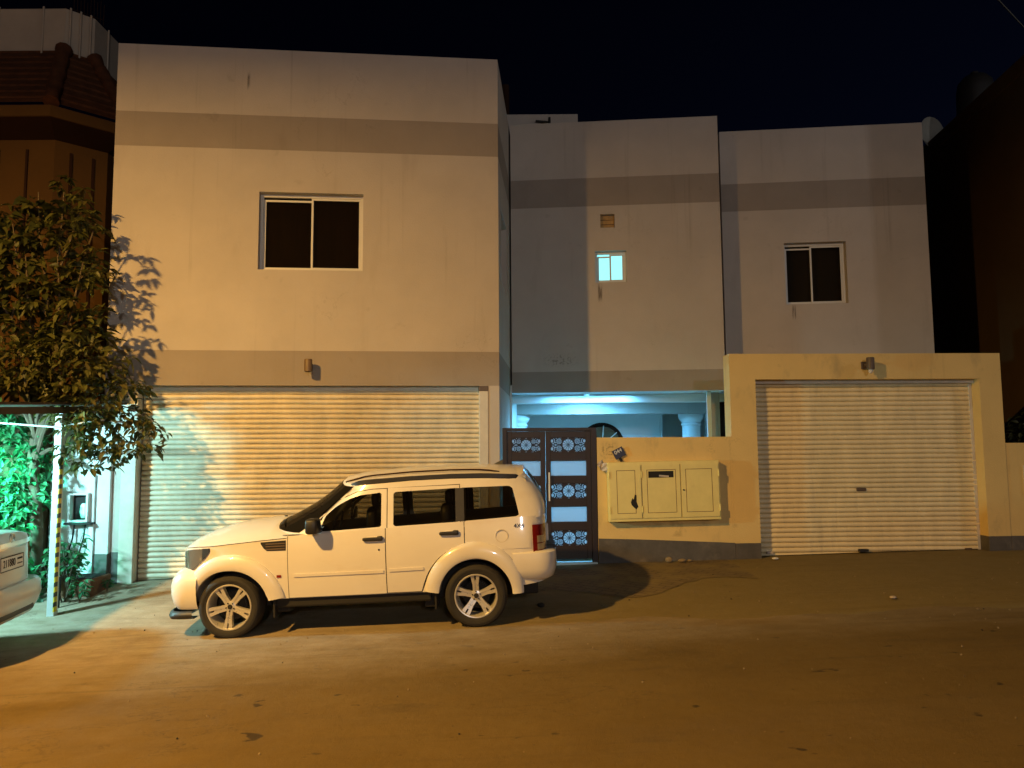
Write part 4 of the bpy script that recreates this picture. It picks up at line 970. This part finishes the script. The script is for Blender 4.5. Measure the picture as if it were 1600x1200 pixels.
for sg in (-1, 1):
    b = MB(); b.grid([[(rearx(y, off=.012), sg*y, z) for z in (.79, .80, .97, .985)] for y in frange(.60, .885, 10)]); b.build('tail_light', M_clear, sal, smooth=50)
    b = MB(); b.grid([[(rearx(y, off=.06)+.012, sg*y, z) for z in (.43, .435, .475, .48)] for y in frange(.45, .72, 6)]); b.build('reflector', M_white, sal, smooth=50)
b = MB(); b.box(rearx(.0)-.03, rearx(0)+.014, -.27, .27, .775, .905)
pl = b.build('number_plate', M_white, sal, bev=.003)
b = MB(); xq = rearx(0)+.0165
b.box(xq-.004, xq, -.27, .27, .897, .905); b.box(xq-.004, xq, -.27, .27, .775, .783); b.box(xq-.004, xq, -.27, -.262, .783, .897); b.box(xq-.004, xq, .262, .27, .783, .897); b.box(xq-.004, xq, .12, .24, .855, .872); b.box(xq-.004, xq, .12, .24, .815, .825); b.build('plate_rim', M_gap, pl)
mesh_obj('writing', text_mesh('211880', .095, .001), M_gap, pl, (xq, -.07, .84), (R(90), 0, R(90)))
b = MB(); k = rearx(0)+.012
b.tube([(k, .055*cos(a), 1.065+.040*sin(a)) for a in frange(0, 2*pi, 24)], .006, 6); b.tube([(k, .022*cos(a), 1.072+.030*sin(a)) for a in frange(0, 2*pi, 16)], .005, 6); b.build('emblem', M_chrome, sal, smooth=50)
b = MB(); b.box(-.5, 3.4, -.6, .6, .2, .5); b.build('underbody', M_gap, sal)
b = MB(); b.box(3.70, 3.858, -.45, .45, .36, .42); b.build('bumper_insert', M_black, sal, bev=.02)
sal.scale = (1, 1, 1.17)

# ------------------------------------------------------------------ carport
car = thing('carport', 'carport with brown sheet canopy and white corner post wrapped in hazard tape', 'carport', (-5.87, 9.9, 0))
b = MB(); n = 14
P1 = []
for i in range(n+1):
    x = lerp(-4.4, .17, i/n); row = []
    for j in range(13):
        y = lerp(-3.3, 1.35, j/12); row.append((x, y, 2.60+.06*(y+1.4)+.012*sin(x*9)+.02*(x < -4)))
    P1.append(row)
b.grid(P1); b.grid([[(x, y, z+.03) for x, y, z in r] for r in P1])
ed = P1[0]+[r[-1] for r in P1[1:]]+list(reversed(P1[-1]))[1:]+[r[0] for r in reversed(P1)][1:-1]
b.grid([ed, [(x, y, z+.03) for x, y, z in ed]], cv=True); b.build('canopy', M_canopy, car, fix=True)
b = MB(); b.box(.07, .14, -3.28, 1.3, 2.50, 2.585, 0, None); 
for v in range(len(b.v)): x, y, z = b.v[v]; b.v[v] = (x, y, z+.06*(y+1.4)-.0)
b.build('edge_beam', M_canopy, car)
b = MB(); zg0 = gz(-5.87, 9.9)-.05; b.box(-.046, .046, -.046, .046, zg0, 2.60); b.build('post', M_post, car, bev=.006)
b = MB(); b.box(.034, .0485, -.0485, .012, zg0+.1, 2.02); b.build('hazard_tape_wrap', M_tape, car)
b = MB(); b.tube([(-2.6, -.9, 2.50), (-1.4, -.55, 2.52), (-.7, -.2, 2.46), (0, -.06, 2.40), (.10, -.055, 2.42), (.45, .1, 2.50), (.8, .3, 2.46)], .012, 7); b.build('cable_conduit', M_post, car, smooth=50)
fl = thing('flood_light', 'bluish green flood light under the carport canopy, beyond the left edge', 'flood light', (-7.25, 8.7, 2.47))
b = MB(); b.box(-.09, .09, -.07, .07, .0, .03); b.build('housing', M_black, fl, bev=.006)
b = MB(); b.box(-.08, .08, -.06, .06, -.006, -.001); b.build('lens', M_white, fl)
# street lamps that light the scene, standing on the near side of the street out of frame; the one far behind the camera is added for the fill light
def street_lamp(label, x, y, h, ax):
    t = thing('street_lamp', label, 'street lamp', (x, y, 0), (0, 0, 0), 'street lamps lighting the facade')
    z0 = zr(x); b = MB(); b.tube([(ax, 0, z0-.2), (ax, 0, h*.6), (ax, 0, h+.1), (ax*.6, 0, h+.25), (0, 0, h+.2)], [.09, .07, .05, .04, .03], 12); b.build('pole', M_steel, t, smooth=40)
    b = MB(); b.lathe([(0, h+.25), (.10, h+.22), (.24, h+.10), (.26, h+.05), (.24, h+.05), (.20, h+.08), (0, h+.16)], 20); b.build('lamp_head', M_black, t, smooth=40)
street_lamp('street lamp left of the photographer, out of the picture', LAMP_A[0], LAMP_A[1], LAMP_A[2]-.02, -1.2)
street_lamp('unseen lamp added to hold the fill light, far behind the photographer', 5.0, -25.0, 8.8, 1.3)
street_lamp('street lamp far to the right, out of the picture', LAMP_B[0], LAMP_B[1], LAMP_B[2], 1.4)

# ------------------------------------------------------------------ side yard at the left of the house
yw_ = thing('side_wall', 'pale yard wall with meter niche between the hazard taped post and the house', 'wall', (-6.45, 11.28, 0))
b = MB(); b.box(-.35, .33, 0, .2, -.2, 2.45); b.build('wall', M_inner, yw_, bev=.01)
b = MB(); b.box(.26, .335, -.05, .0, -.1, 1.75); b.build('pilaster', M_inner, yw_, bev=.008)
b = MB(); b.box(.335, .535, -.02, .2, -.1, .60); b.build('plinth', M_plinth, yw_, bev=.006)
b = MB(); b.box(.335, .535, -.008, .2, .60, 2.45); b.build('return_pier', M_inner, yw_, bev=.006)
mb_ = thing('meter_box', 'open fronted meter box with dangling cables on the pale side wall', 'meter box', (-6.33, 11.28, 1.28))
b = MB(); b.box(-.13, .16, -.12, -.09, .18, .21); b.box(-.13, .16, -.12, -.09, -.21, -.18); b.box(-.13, -.10, -.12, -.09, -.18, .18); b.box(.13, .16, -.12, -.09, -.18, .18); b.box(-.13, .16, -.09, -.002, -.21, -.19); b.box(-.13, .16, -.09, -.002, .19, .21); b.box(-.13, -.11, -.09, -.002, -.19, .19); b.box(.14, .16, -.09, -.002, -.19, .19); b.build('case', M_inner, mb_, bev=.004)
b = MB(); b.box(-.10, .13, -.02, -.004, -.18, .18); b.build('back_board', M_gap, mb_)
b = MB(); b.blob((.07, -.06, -.05), (.045, .03, .11), 3, 12); b.build('meter', M_white, mb_, smooth=50)
b = MB(); b.box(-.18, .22, -.13, -.002, -.245, -.215); b.build('shelf', M_gap, mb_, bev=.004)
for k, q in enumerate(((-.06, -.30), (.10, -.20))):
    b = MB(); b.tube([(q[0], -.05, -.24), (q[0]-.01, -.07, -.45), (q[0]-.07, -.07, -.68), (q[1], -.06, -.86), (q[1]-.08, -.05, -1.0)], .012, 7); b.build('cable', M_gap, mb_, smooth=50)
pt = thing('planter', 'low terracotta planter with a few sprigs at the foot of the pale side wall', 'planter', (-6.2, 10.75, gz(-6.2, 10.75)))
b = MB(); b.box(-.18, .42, -.12, .40, -.05, .24); b.build('trough', M_soil, pt, bev=.02)
b = MB(); b.box(-.14, .38, -.08, .36, .22, .245); b.build('soil', M_gap, pt)
stk = MB(); stk.tube([(0, 0, -.1), (.015, 0, .40)], .022, 8); tag(stk.build('stake', M_gap, None, (-5.98, 10.2, gz(-5.98, 10.2)), smooth=40), 'short dark stake in the ground right of the hazard taped post', 'stake')

# ------------------------------------------------------------------ foliage
def leaf_add(mb, p, L, W, yaw, pitch, roll, m, fold=.25):
    M = Matrix.Translation(p) @ Euler((roll, pitch, yaw), 'XYZ').to_matrix().to_4x4()
    f = W*fold; dr = -.18*L
    pts = [(0, 0, 0), (.3*L, W*.46, f*.8), (.68*L, W*.36, f*.6+dr*.4), (L, 0, dr), (.68*L, -W*.36, f*.6+dr*.4), (.3*L, -W*.46, f*.8), (.35*L, 0, 0), (.7*L, 0, dr*.45)]
    mb.add([M @ Vector(q) for q in pts], [(0, 6, 1), (6, 7, 2, 1), (7, 3, 2), (0, 5, 6), (5, 4, 7, 6), (4, 3, 7)], m)
def cluster(mb, c, r, n, Lr, q, aspect=.5, weights=(5, 3, 2), shell=.45):
    for _ in range(n):
        d = Vector((q.gauss(0, 1), q.gauss(0, 1), q.gauss(0, 1))).normalized()*(shell+(1-shell)*q.random())
        p = Vector((c[0]+d.x*r[0], c[1]+d.y*r[1], c[2]+d.z*r[2])); L = q.uniform(*Lr)
        yaw = atan2(d.y, d.x)+q.gauss(0, .7); m = q.choices((0, 1, 2), weights)[0]
        leaf_add(mb, p, L, L*aspect*q.uniform(.8, 1.2), yaw, q.gauss(.35, .45), q.gauss(0, .4), m)
def rosette(mb, c, n, L, q, asp=.48):
    for i in range(n):
        leaf_add(mb, c, L*q.uniform(.7, 1.15), L*asp*q.uniform(.8, 1.2), 2*pi*i/n+q.uniform(-.3, .3), q.uniform(-.3, .9), q.gauss(0, .3), q.choices((0, 1, 2), (5, 3, 2))[0])
def px(x, y, D):     # rough direction helper used to sketch the plants from the photograph: metres at distance D
    d = fwd+r2*((x-800)/1190)+d2*((y-600)/1190); d *= D/d.y
    return d+Vector((0, 0, 2.05))
q = random.Random(21)
tree = thing('tree', 'leafy broad leaved tree leaning over the left corner of the cream house', 'tree', (-6.75, 10.9, 0))
tb = Vector((-6.75, 10.9, 0)); W_ = MB()
W_.tube([(0, 0, -.1), (.05, -.05, 1.0), (-.02, -.1, 2.0), (.08, -.15, 2.8), (.02, -.2, 3.6)], [.10, .085, .075, .065, .05], 10)
tips = []
for (x, y, D) in [(20, 350, 10.3), (60, 300, 10.7), (100, 300, 10.6), (128, 318, 10.5), (40, 400, 10.2), (90, 400, 10.2), (130, 410, 10.2), (25, 470, 10.1), (75, 470, 10), (120, 470, 10), (60, 540, 9.9), (110, 560, 9.9), (150, 560, 10.1), (185, 600, 10.3), (215, 640, 10.4), (200, 690, 10.4), (160, 700, 10.1), (120, 690, 10), (90, 640, 9.95), (10, 560, 9.9), (-20, 430, 10.1), (-30, 520, 9.9), (150, 350, 10.6)]:
    p = px(x, y, D)-tb; tips.append(p)
    s = Vector((.03, -.15, lerp(1.9, 3.4, q.random()))); mid = (s+p)/2+Vector((q.uniform(-.15, .15), q.uniform(-.15, .15), q.uniform(0, .3)))
    W_.tube([s, (s*2+mid)/3+Vector((0, 0, .06)), mid, (mid+p)/2+Vector((q.uniform(-.08, .08), 0, .04)), p], [.035, .028, .02, .014, .007], 6)
W_.build('trunk', M_wood, tree, smooth=50)
C_ = MB()
# big-leaved upper sprays
for (x, y, D, k) in [(15, 330, 10.4, 5), (45, 325, 10.5, 6), (70, 340, 10.4, 5), (100, 290, 10.7, 7), (118, 300, 10.6, 6), (90, 320, 10.5, 6), (135, 330, 10.5, 7), (155, 365, 10.6, 5), (30, 370, 10.2, 7), (75, 375, 10.1, 7), (118, 370, 10.2, 6), (145, 395, 10.3, 6), (55, 405, 10.1, 6), (100, 420, 10, 7), (20, 430, 10.1, 7), (138, 435, 10.2, 6), (75, 445, 10, 7), (110, 470, 10, 8), (45, 475, 10, 6), (10, 500, 10, 7), (150, 480, 10.3, 5), (80, 505, 9.9, 7), (120, 520, 9.9, 6), (160, 420, 10.6, 4), (-25, 360, 10.3, 7), (-40, 440, 10.1, 7), (-30, 510, 10, 7)]:
    for _ in range(3):
        c = px(x+q.uniform(-14, 14), y+q.uniform(-12, 12), D+q.uniform(-.15, .35))-tb; rosette(C_, c, k, q.uniform(.13, .21), q)
# sparse sprigs reaching past the house corner toward the street: their shadow falls on the facade
for (x, y, D, k, L) in [(128, 318, 10.0, 6, .19), (140, 330, 10.05, 6, .19), (122, 340, 10.0, 6, .18), (150, 350, 10.1, 6, .18), (128, 385, 10.1, 6, .16), (142, 392, 10.1, 5, .15), (150, 425, 10.15, 4, .16), (140, 440, 10.1, 5, .15), (160, 455, 10.2, 4, .15), (155, 500, 10.3, 5, .15)]:
    rosette(C_, px(x+q.uniform(-5, 5), y+q.uniform(-5, 5), D)-tb, k, L, q)
# denser small-leaved lower mass
for (x, y, D, rx, rz, n) in [(80, 550, 9.95, .30, .22, 240), (130, 560, 9.95, .30, .25, 260), (165, 585, 10.1, .30, .22, 240), (200, 610, 10.3, .25, .18, 170), (60, 590, 9.9, .25, .2, 200), (110, 610, 9.9, .32, .22, 280), (155, 640, 10.05, .32, .22, 280), (195, 655, 10.3, .26, .18, 190), (228, 668, 10.4, .18, .16, 110), (120, 660, 9.95, .28, .2, 240), (160, 690, 10.1, .28, .18, 230), (200, 700, 10.3, .22, .14, 140), (232, 700, 10.4, .16, .1, 70), (120, 705, 10.0, .22, .16, 150), (90, 640, 9.92, .14, .16, 80), (175, 720, 10.2, .18, .1, 80), (245, 680, 10.45, .08, .08, 25), (30, 560, 9.9, .3, .25, 220), (-10, 540, 9.9, .3, .3, 220), (10, 600, 9.85, .3, .12, 120), (185, 560, 10.3, .2, .15, 60), (135, 730, 10.1, .15, .08, 50)]:
    cluster(C_, px(x, y, D)-tb, (rx, .38, rz), int(n*.52), (.075, .165), q)
for (x, y, D, rx, rz, n) in [(10, 350, 10.5, .3, .25, 90), (-20, 380, 10.4, .3, .3, 90), (60, 330, 10.7, .25, .2, 60), (20, 440, 10.3, .35, .25, 110), (20, 400, 10.5, .35, .35, 130), (70, 370, 10.6, .3, .3, 110), (115, 340, 10.7, .28, .3, 90), (130, 420, 10.6, .25, .35, 110), (70, 450, 10.4, .35, .35, 150), (20, 490, 10.4, .35, .3, 130), (120, 500, 10.3, .3, .3, 130), (75, 530, 10.2, .35, .25, 130), (-40, 400, 10.5, .35, .4, 120), (-40, 500, 10.4, .35, .4, 120), (150, 530, 10.4, .2, .2, 50), (30, 600, 10.2, .35, .2, 130), (90, 600, 10.2, .35, .25, 150)]:
    cluster(C_, px(x, y, D)-tb, (rx, .35, rz), int(n*.62), (.14, .26), q, .5, (4, 5, 1), .3)
C_.build('crown', M_leaf, tree)
# hedge on the wall at the back of the carport
hedge = thing('climbing_hedge', 'dense creeper wall glowing green under the carport light, behind the pale saloon', 'hedge', (-7.6, 11.0, 0))
H_ = MB(); q = random.Random(5)
for i in range(9):
    for j in range(8):
        x = lerp(-2.2, .82, i/8)+q.uniform(-.12, .12); z = lerp(.1, 2.62, j/7)+q.uniform(-.12, .12)
        if x > .75 and j > 6: continue
        bulge = .25*sin(2.1*x+1.3*z)+.12*sin(5*x-3*z)
        cluster(H_, (x, -.38-bulge*.8, z), (.32, .26, .28), 84, (.07, .17), q, .62, (5, 3, 3), .5)
H_.build('foliage', M_hedge, hedge)
b = MB(); b.box(-3.2, .78, .12, .3, -.2, 2.75); b.build('backing_wall', M_nbr, hedge)
def sprig(name, label, x, y, z, n, L, h, seed, par=None):
    t = thing(name, label, 'plant', (x, y, z), group='seedlings beside the planter' if par else None); s = random.Random(seed); st = MB(); lf = MB()
    for k in range(n):
        a = s.uniform(0, 2*pi); tip = Vector((cos(a)*h*.35, sin(a)*h*.35, h*s.uniform(.6, 1.1))); st.tube([(0, 0, -.02), tip*.5+Vector((0, 0, .03)), tip], [.007, .005, .003], 5)
        for f in (.45, .65, .82, 1.0):
            for sd in (-1, 1): leaf_add(lf, tip*f, L*s.uniform(.7, 1.2), L*.5, a+sd*s.uniform(.4, 1.3), s.uniform(-.2, .6), s.gauss(0, .3), s.choice((0, 1, 2)))
    st.build('stem', M_wood, t); lf.build('leaves', M_hedge, t); return t
sprig('shrub', 'leafy green shrub growing right of the hazard taped post, above the planter', -6.12, 10.62, .25, 16, .14, .62, 1)
sprig('shrub', 'taller thin shrub hugging the right side of the hazard taped post', -6.05, 10.45, .05, 7, .12, .75, 4)
sprig('seedling', 'small bright seedling in front of the terracotta planter', -5.82, 10.42, gz(-5.82, 10.42)+.02, 5, .10, .26, 2)
sprig('seedling', 'tiny sprig on the pavement at the foot of the dark plinth', -5.68, 10.85, gz(-5.68, 10.85)+.02, 4, .08, .16, 3)

# ------------------------------------------------------------------ neighbouring buildings
nb = thing('corner_tower_house', 'dark brown neighbour house with tiled hip roof and pale parapet, behind the tree', 'house', (-9, 15, 0))
def ring(dY, off, z):   # octagon-fronted bay: front corners then chamfer then side
    c1 = (-8.03, 13.0); k = off
    pts = [(-16-k, 21), (-16-k, 13.0-k), (c1[0]+k*.414, 13.0-k), (-7.42+k, 13.61-k*.414), (-7.42+k, 21)]
    return [(x+9, y-15, z) for x, y in pts]
def loft(rings, mats_, name, closed=False):
    b = MB(); b.grid(rings); return b.build(name, mats_, nb)
loft([ring(0, 0, -.3), ring(0, 0, 7.58)], M_brownwall, 'wall')
b = MB()
for x in (-10.4, -9.7, -9.0, -8.5): b.box(x+9-.02, x+9+.02, -2.03, -1.99, 0, 7.4)
for s in (.30, .72): b.box(-.02, .02, -.03, .01, 0, 7.4, 0, Matrix.Translation((-8.03+.61*s+9, 13+.61*s-15, 0)) @ Matrix.Rotation(R(45), 4, 'Z'))
b.build('groove_strip', M_darkbrown, nb)
loft([ring(0, 0, 7.58), ring(0, .50, 7.78)], M_darkbrown, 'soffit')
b = MB(); b.grid([ring(0, .50, 7.78), ring(0, .52, 7.79), ring(0, .52, 7.98), ring(0, .46, 8.0)]); b.build('fascia', M_brownwall, nb)
rf = MB(); n = 9
for i in range(n):
    a, c = i/n, (i+1)/n
    rf.grid([ring(0, lerp(.50, -.42, a), lerp(8.0, 9.42, a)+.04), ring(0, lerp(.50, -.42, c), lerp(8.0, 9.42, c))])
    rf.grid([ring(0, lerp(.50, -.42, c), lerp(8.0, 9.42, c)), ring(0, lerp(.50, -.42, c), lerp(8.0, 9.42, c)+.04)])
rf.build('tiled_roof', M_tile, nb)
b = MB()
for i in (2, 3):
    pa, pb = Vector(ring(0, .50, 8.04)[i]), Vector(ring(0, -.42, 9.47)[i]); b.tube([lerp(pa, pb, k/8) for k in range(9)], [.13, .11]*4+[.15], 10)
b.build('hip_ridge', M_tile, nb, smooth=50)
b = MB(); b.grid([ring(0, -.44, 9.2), ring(0, -.44, 10.28)]); b.grid([ring(0, -.44, 10.28), ring(0, -.60, 10.28)]); b.build('parapet_sheet', M_sheet, nb)
b = MB()
A_ = ring(0, -.42, 9.38)
for (p0, p1, k) in ((A_[1], A_[2], 9), (A_[2], A_[3], 3), (A_[3], A_[4], 8)):
    for i in range(k):
        p = lerp(Vector(p0), Vector(p1), (i+.5)/k); b.tube([p, p+Vector((0, 0, .93))], .018, 6)
b.build('parapet_post', M_sheet, nb)
b = MB()
for i in range(34):
    p = lerp(Vector(A_[1]), Vector(A_[2]), i/33) if i < 24 else lerp(Vector(A_[2]), Vector(A_[3]), (i-24)/9); h = .95+q.uniform(.25, .5)
    b.tube([p+Vector((0, .25, .9)), p+Vector((0, .25, h))], .008, 4)
b.tube([Vector(A_[k])+Vector((0, .25, 1.02)) for k in (1, 2)]+[Vector(A_[3])+Vector((0, .25, 1.02))], .008, 4)
b.build('railing', M_darkbrown, nb)
nr = thing('umber_house', 'tall dark umber house rising at the right edge past the garage', 'house', (11, 16, 0))
b = MB(); NR = [(9.36, 12.5), (10.05, 19.1), (18, 19.1), (18, 12.5)]; b.prism([(x-11, y-16) for x, y in NR], -.3, 8.92); b.build('wall', M_nbr, nr)
b = MB(); b.prism([(x-11, y-16) for x, y in [(9.33, 12.46), (10.02, 19.14), (10.27, 19.14), (9.58, 12.46)]], 8.923, 9.24); b.build('parapet', M_nbr, nr, bev=.02)
wt = thing('water_tank', 'black domed water tank on the roof of the umber house', 'water tank', (10.16, 16.0, 9.22))
wt.scale = (.64, .64, .97)
b = MB(); b.lathe([(0, 1.05), (.12, 1.04), (.14, .98), (.35, .93), (.52, .80), (.58, .6), (.60, .1), (.58, -.3)], 24); b.build('tank_body', M_tank, wt, smooth=40)
ds = thing('satellite_dish', 'grey satellite dish beside the black water tank on the umber house roof', 'satellite dish', (9.98, 17.4, 9.40), (0, 0, R(200)))
ds.scale = (.66, .66, .66)
b = MB(); b.lathe([(r, -.16+.45*r*r) for r in (0, .1, .2, .3, .4, .5, .58)]+[(.575, -.02), (.4, -.10), (0, -.175)], 28, axis='y'); b.build('dish', M_dish, ds, (0, 0, .12), smooth=60)
b = MB(); b.tube([(0, -.2, .12), (0, -.25, -.4)], .03, 8); b.build('mount', M_lampm, ds)
for x, z, s, lb in ((.38, 8.93, .11, 'small pale dish tip showing over the stair room edge, left one'), (.85, 8.95, .18, 'larger pale dish tip showing over the stair room edge, right one')):
    t = thing('roof_dish', lb, 'satellite dish', (x, 15.9, z), (R(-20), 0, R(35)), 'dish tips on the roof')
    b = MB(); b.lathe([(r*s*1.6, .35*r*r*s) for r in (0, .3, .6, .85, 1)]+[(0, .02)], 20, axis='y'); b.build('dish', M_sheet, t, smooth=60)
# back of the street behind the camera, seen only as reflections; dark shrub beyond the low wall
bsh = thing('bush', 'dark bush behind the short wall stub at the right edge', 'bush', (8.75, 13.0, 0)); q = random.Random(77)
b = MB(); cluster(b, (0, 0, 2.2), (.28, .25, .52), 260, (.08, .15), q); cluster(b, (.25, 0, 2.0), (.3, .25, .4), 180, (.08, .15), q); b.build('foliage', M_leaf, bsh)
b = MB(); b.tube([(0, 0, .2), (.02, 0, 2.2)], .03, 7); b.build('stem', M_wood, bsh)
b = MB(); p0, p1 = px(1560, 0, 20.0), px(1600, 43, 22.0); dv = p1-p0
b.tube([p0-dv*6, p0, p1, p1+dv*9], .022, 6); tag(b.build('overhead_cable', M_dish, None, smooth=60), 'thin overhead cable crossing the night sky at the top right', 'cable')

gr = MB(); q = random.Random(99)
for _ in range(420):
    x, y = q.uniform(-6, 9), q.choice((q.uniform(4.2, 8.4), q.uniform(7.4, 11.5), q.uniform(8, 11.6)))
    r = q.choice((.003, .004, .005, .006, .008, .012)); M = Euler((q.uniform(0, 3), q.uniform(0, 3), q.uniform(0, 3))).to_matrix().to_4x4()
    c = Vector((x, y, gz(x, y)+.004+r*.4)); vs = [c+(M @ Vector(v))*r*q.uniform(.7, 1.2) for v in ((1, 0, 0), (-1, 0, 0), (0, 1, 0), (0, -1, 0), (0, 0, .8), (0, 0, -.8))]
    gr.add(vs, [(0, 2, 4), (2, 1, 4), (1, 3, 4), (3, 0, 4), (2, 0, 5), (1, 2, 5), (3, 1, 5), (0, 3, 5)], q.choice((0, 0, 1)))
o = tag(gr.build('gravel_specks', [M_stone, M_gap]), 'loose grit and tiny pebbles strewn over the road and apron', 'gravel'); o['kind'] = 'stuff'

# weather stains on the render
def mat_stain(name, col, sc, st, th, amt):
    m = bpy.data.materials.new(name); m.use_nodes = True; t = m.node_tree; b = t.nodes['Principled BSDF']; N = t.nodes.new; Lk = t.links.new
    b.inputs['Base Color'].default_value = (*col, 1); b.inputs['Roughness'].default_value = .9; b.inputs['Specular IOR Level'].default_value = .1
    co = N('ShaderNodeTexCoord'); mp = N('ShaderNodeMapping'); mp.inputs['Scale'].default_value = st; Lk(co.outputs['Object'], mp.inputs[0])
    n = N('ShaderNodeTexNoise'); n.inputs['Scale'].default_value = sc; n.inputs['Detail'].default_value = 6; Lk(mp.outputs[0], n.inputs['Vector'])
    r = N('ShaderNodeMapRange'); r.inputs[1].default_value = th; r.inputs[2].default_value = th+.12; r.inputs[3].default_value = 0; r.inputs[4].default_value = 1; Lk(n.outputs['Fac'], r.inputs[0])
    g_ = N('ShaderNodeTexCoord'); sp = N('ShaderNodeSeparateXYZ'); Lk(g_.outputs['Generated'], sp.inputs[0])
    def hump(o):
        a = N('ShaderNodeMath'); a.operation = 'SUBTRACT'; Lk(o, a.inputs[0]); a.inputs[1].default_value = .5
        c = N('ShaderNodeMath'); c.operation = 'ABSOLUTE'; Lk(a.outputs[0], c.inputs[0])
        d = N('ShaderNodeMapRange'); d.inputs[1].default_value = .5; d.inputs[2].default_value = .2; Lk(c.outputs[0], d.inputs[0]); return d.outputs[0]
    p = N('ShaderNodeMath'); p.operation = 'MULTIPLY'; Lk(hump(sp.outputs['X']), p.inputs[0]); Lk(hump(sp.outputs['Z']), p.inputs[1])
    p2 = N('ShaderNodeMath'); p2.operation = 'MULTIPLY'; Lk(p.outputs[0], p2.inputs[0]); Lk(r.outputs[0], p2.inputs[1])
    p3 = N('ShaderNodeMath'); p3.operation = 'MULTIPLY'; Lk(p2.outputs[0], p3.inputs[0]); p3.inputs[1].default_value = amt
    tr = N('ShaderNodeBsdfTransparent'); mx = N('ShaderNodeMixShader'); Lk(p3.outputs[0], mx.inputs[0]); Lk(tr.outputs[0], mx.inputs[1]); Lk(b.outputs[0], mx.inputs[2]); Lk(mx.outputs[0], t.nodes['Material Output'].inputs[0]); return m
M_drip = mat_stain('drip_stain', (.17, .14, .11), 7, (4, 1, .35), .42, .6); M_mould = mat_stain('mould_speckle', (.06, .05, .04), 22, (1, 1, 1), .50, .35); M_damp = mat_stain('damp_patch', (.26, .20, .12), 3, (1, 1, 1), .42, .55)
def stain(par, o, yaw, u0, u1, z0, z1, m):
    b = MB(); b.grid([[(lerp(u0, u1, i/4), -.003, lerp(z0, z1, j/4)) for j in range(5)] for i in range(5)]); b.build('weather_stain', m, par, HP(o) if par is house else (0, 0, 0), (0, 0, yaw) if par is house else (0, 0, 0))
stain(house, OC, YC, 1.64, 1.74, 4.84, 5.24, M_drip); stain(house, OC, YC, .58, 1.28, 3.62, 3.90, M_mould); stain(house, OR_, YR, 1.52, 1.60, 4.52, 4.85, M_drip)
stain(house, OL, YL, -3.95, -3.90, 7.72, 8.06, M_drip)
stain(bw, OG, YG, 1.55, 1.85, 1.9, 2.2, M_mould); stain(bw, OG, YG, 2.62, 2.86, .70, .98, M_damp)
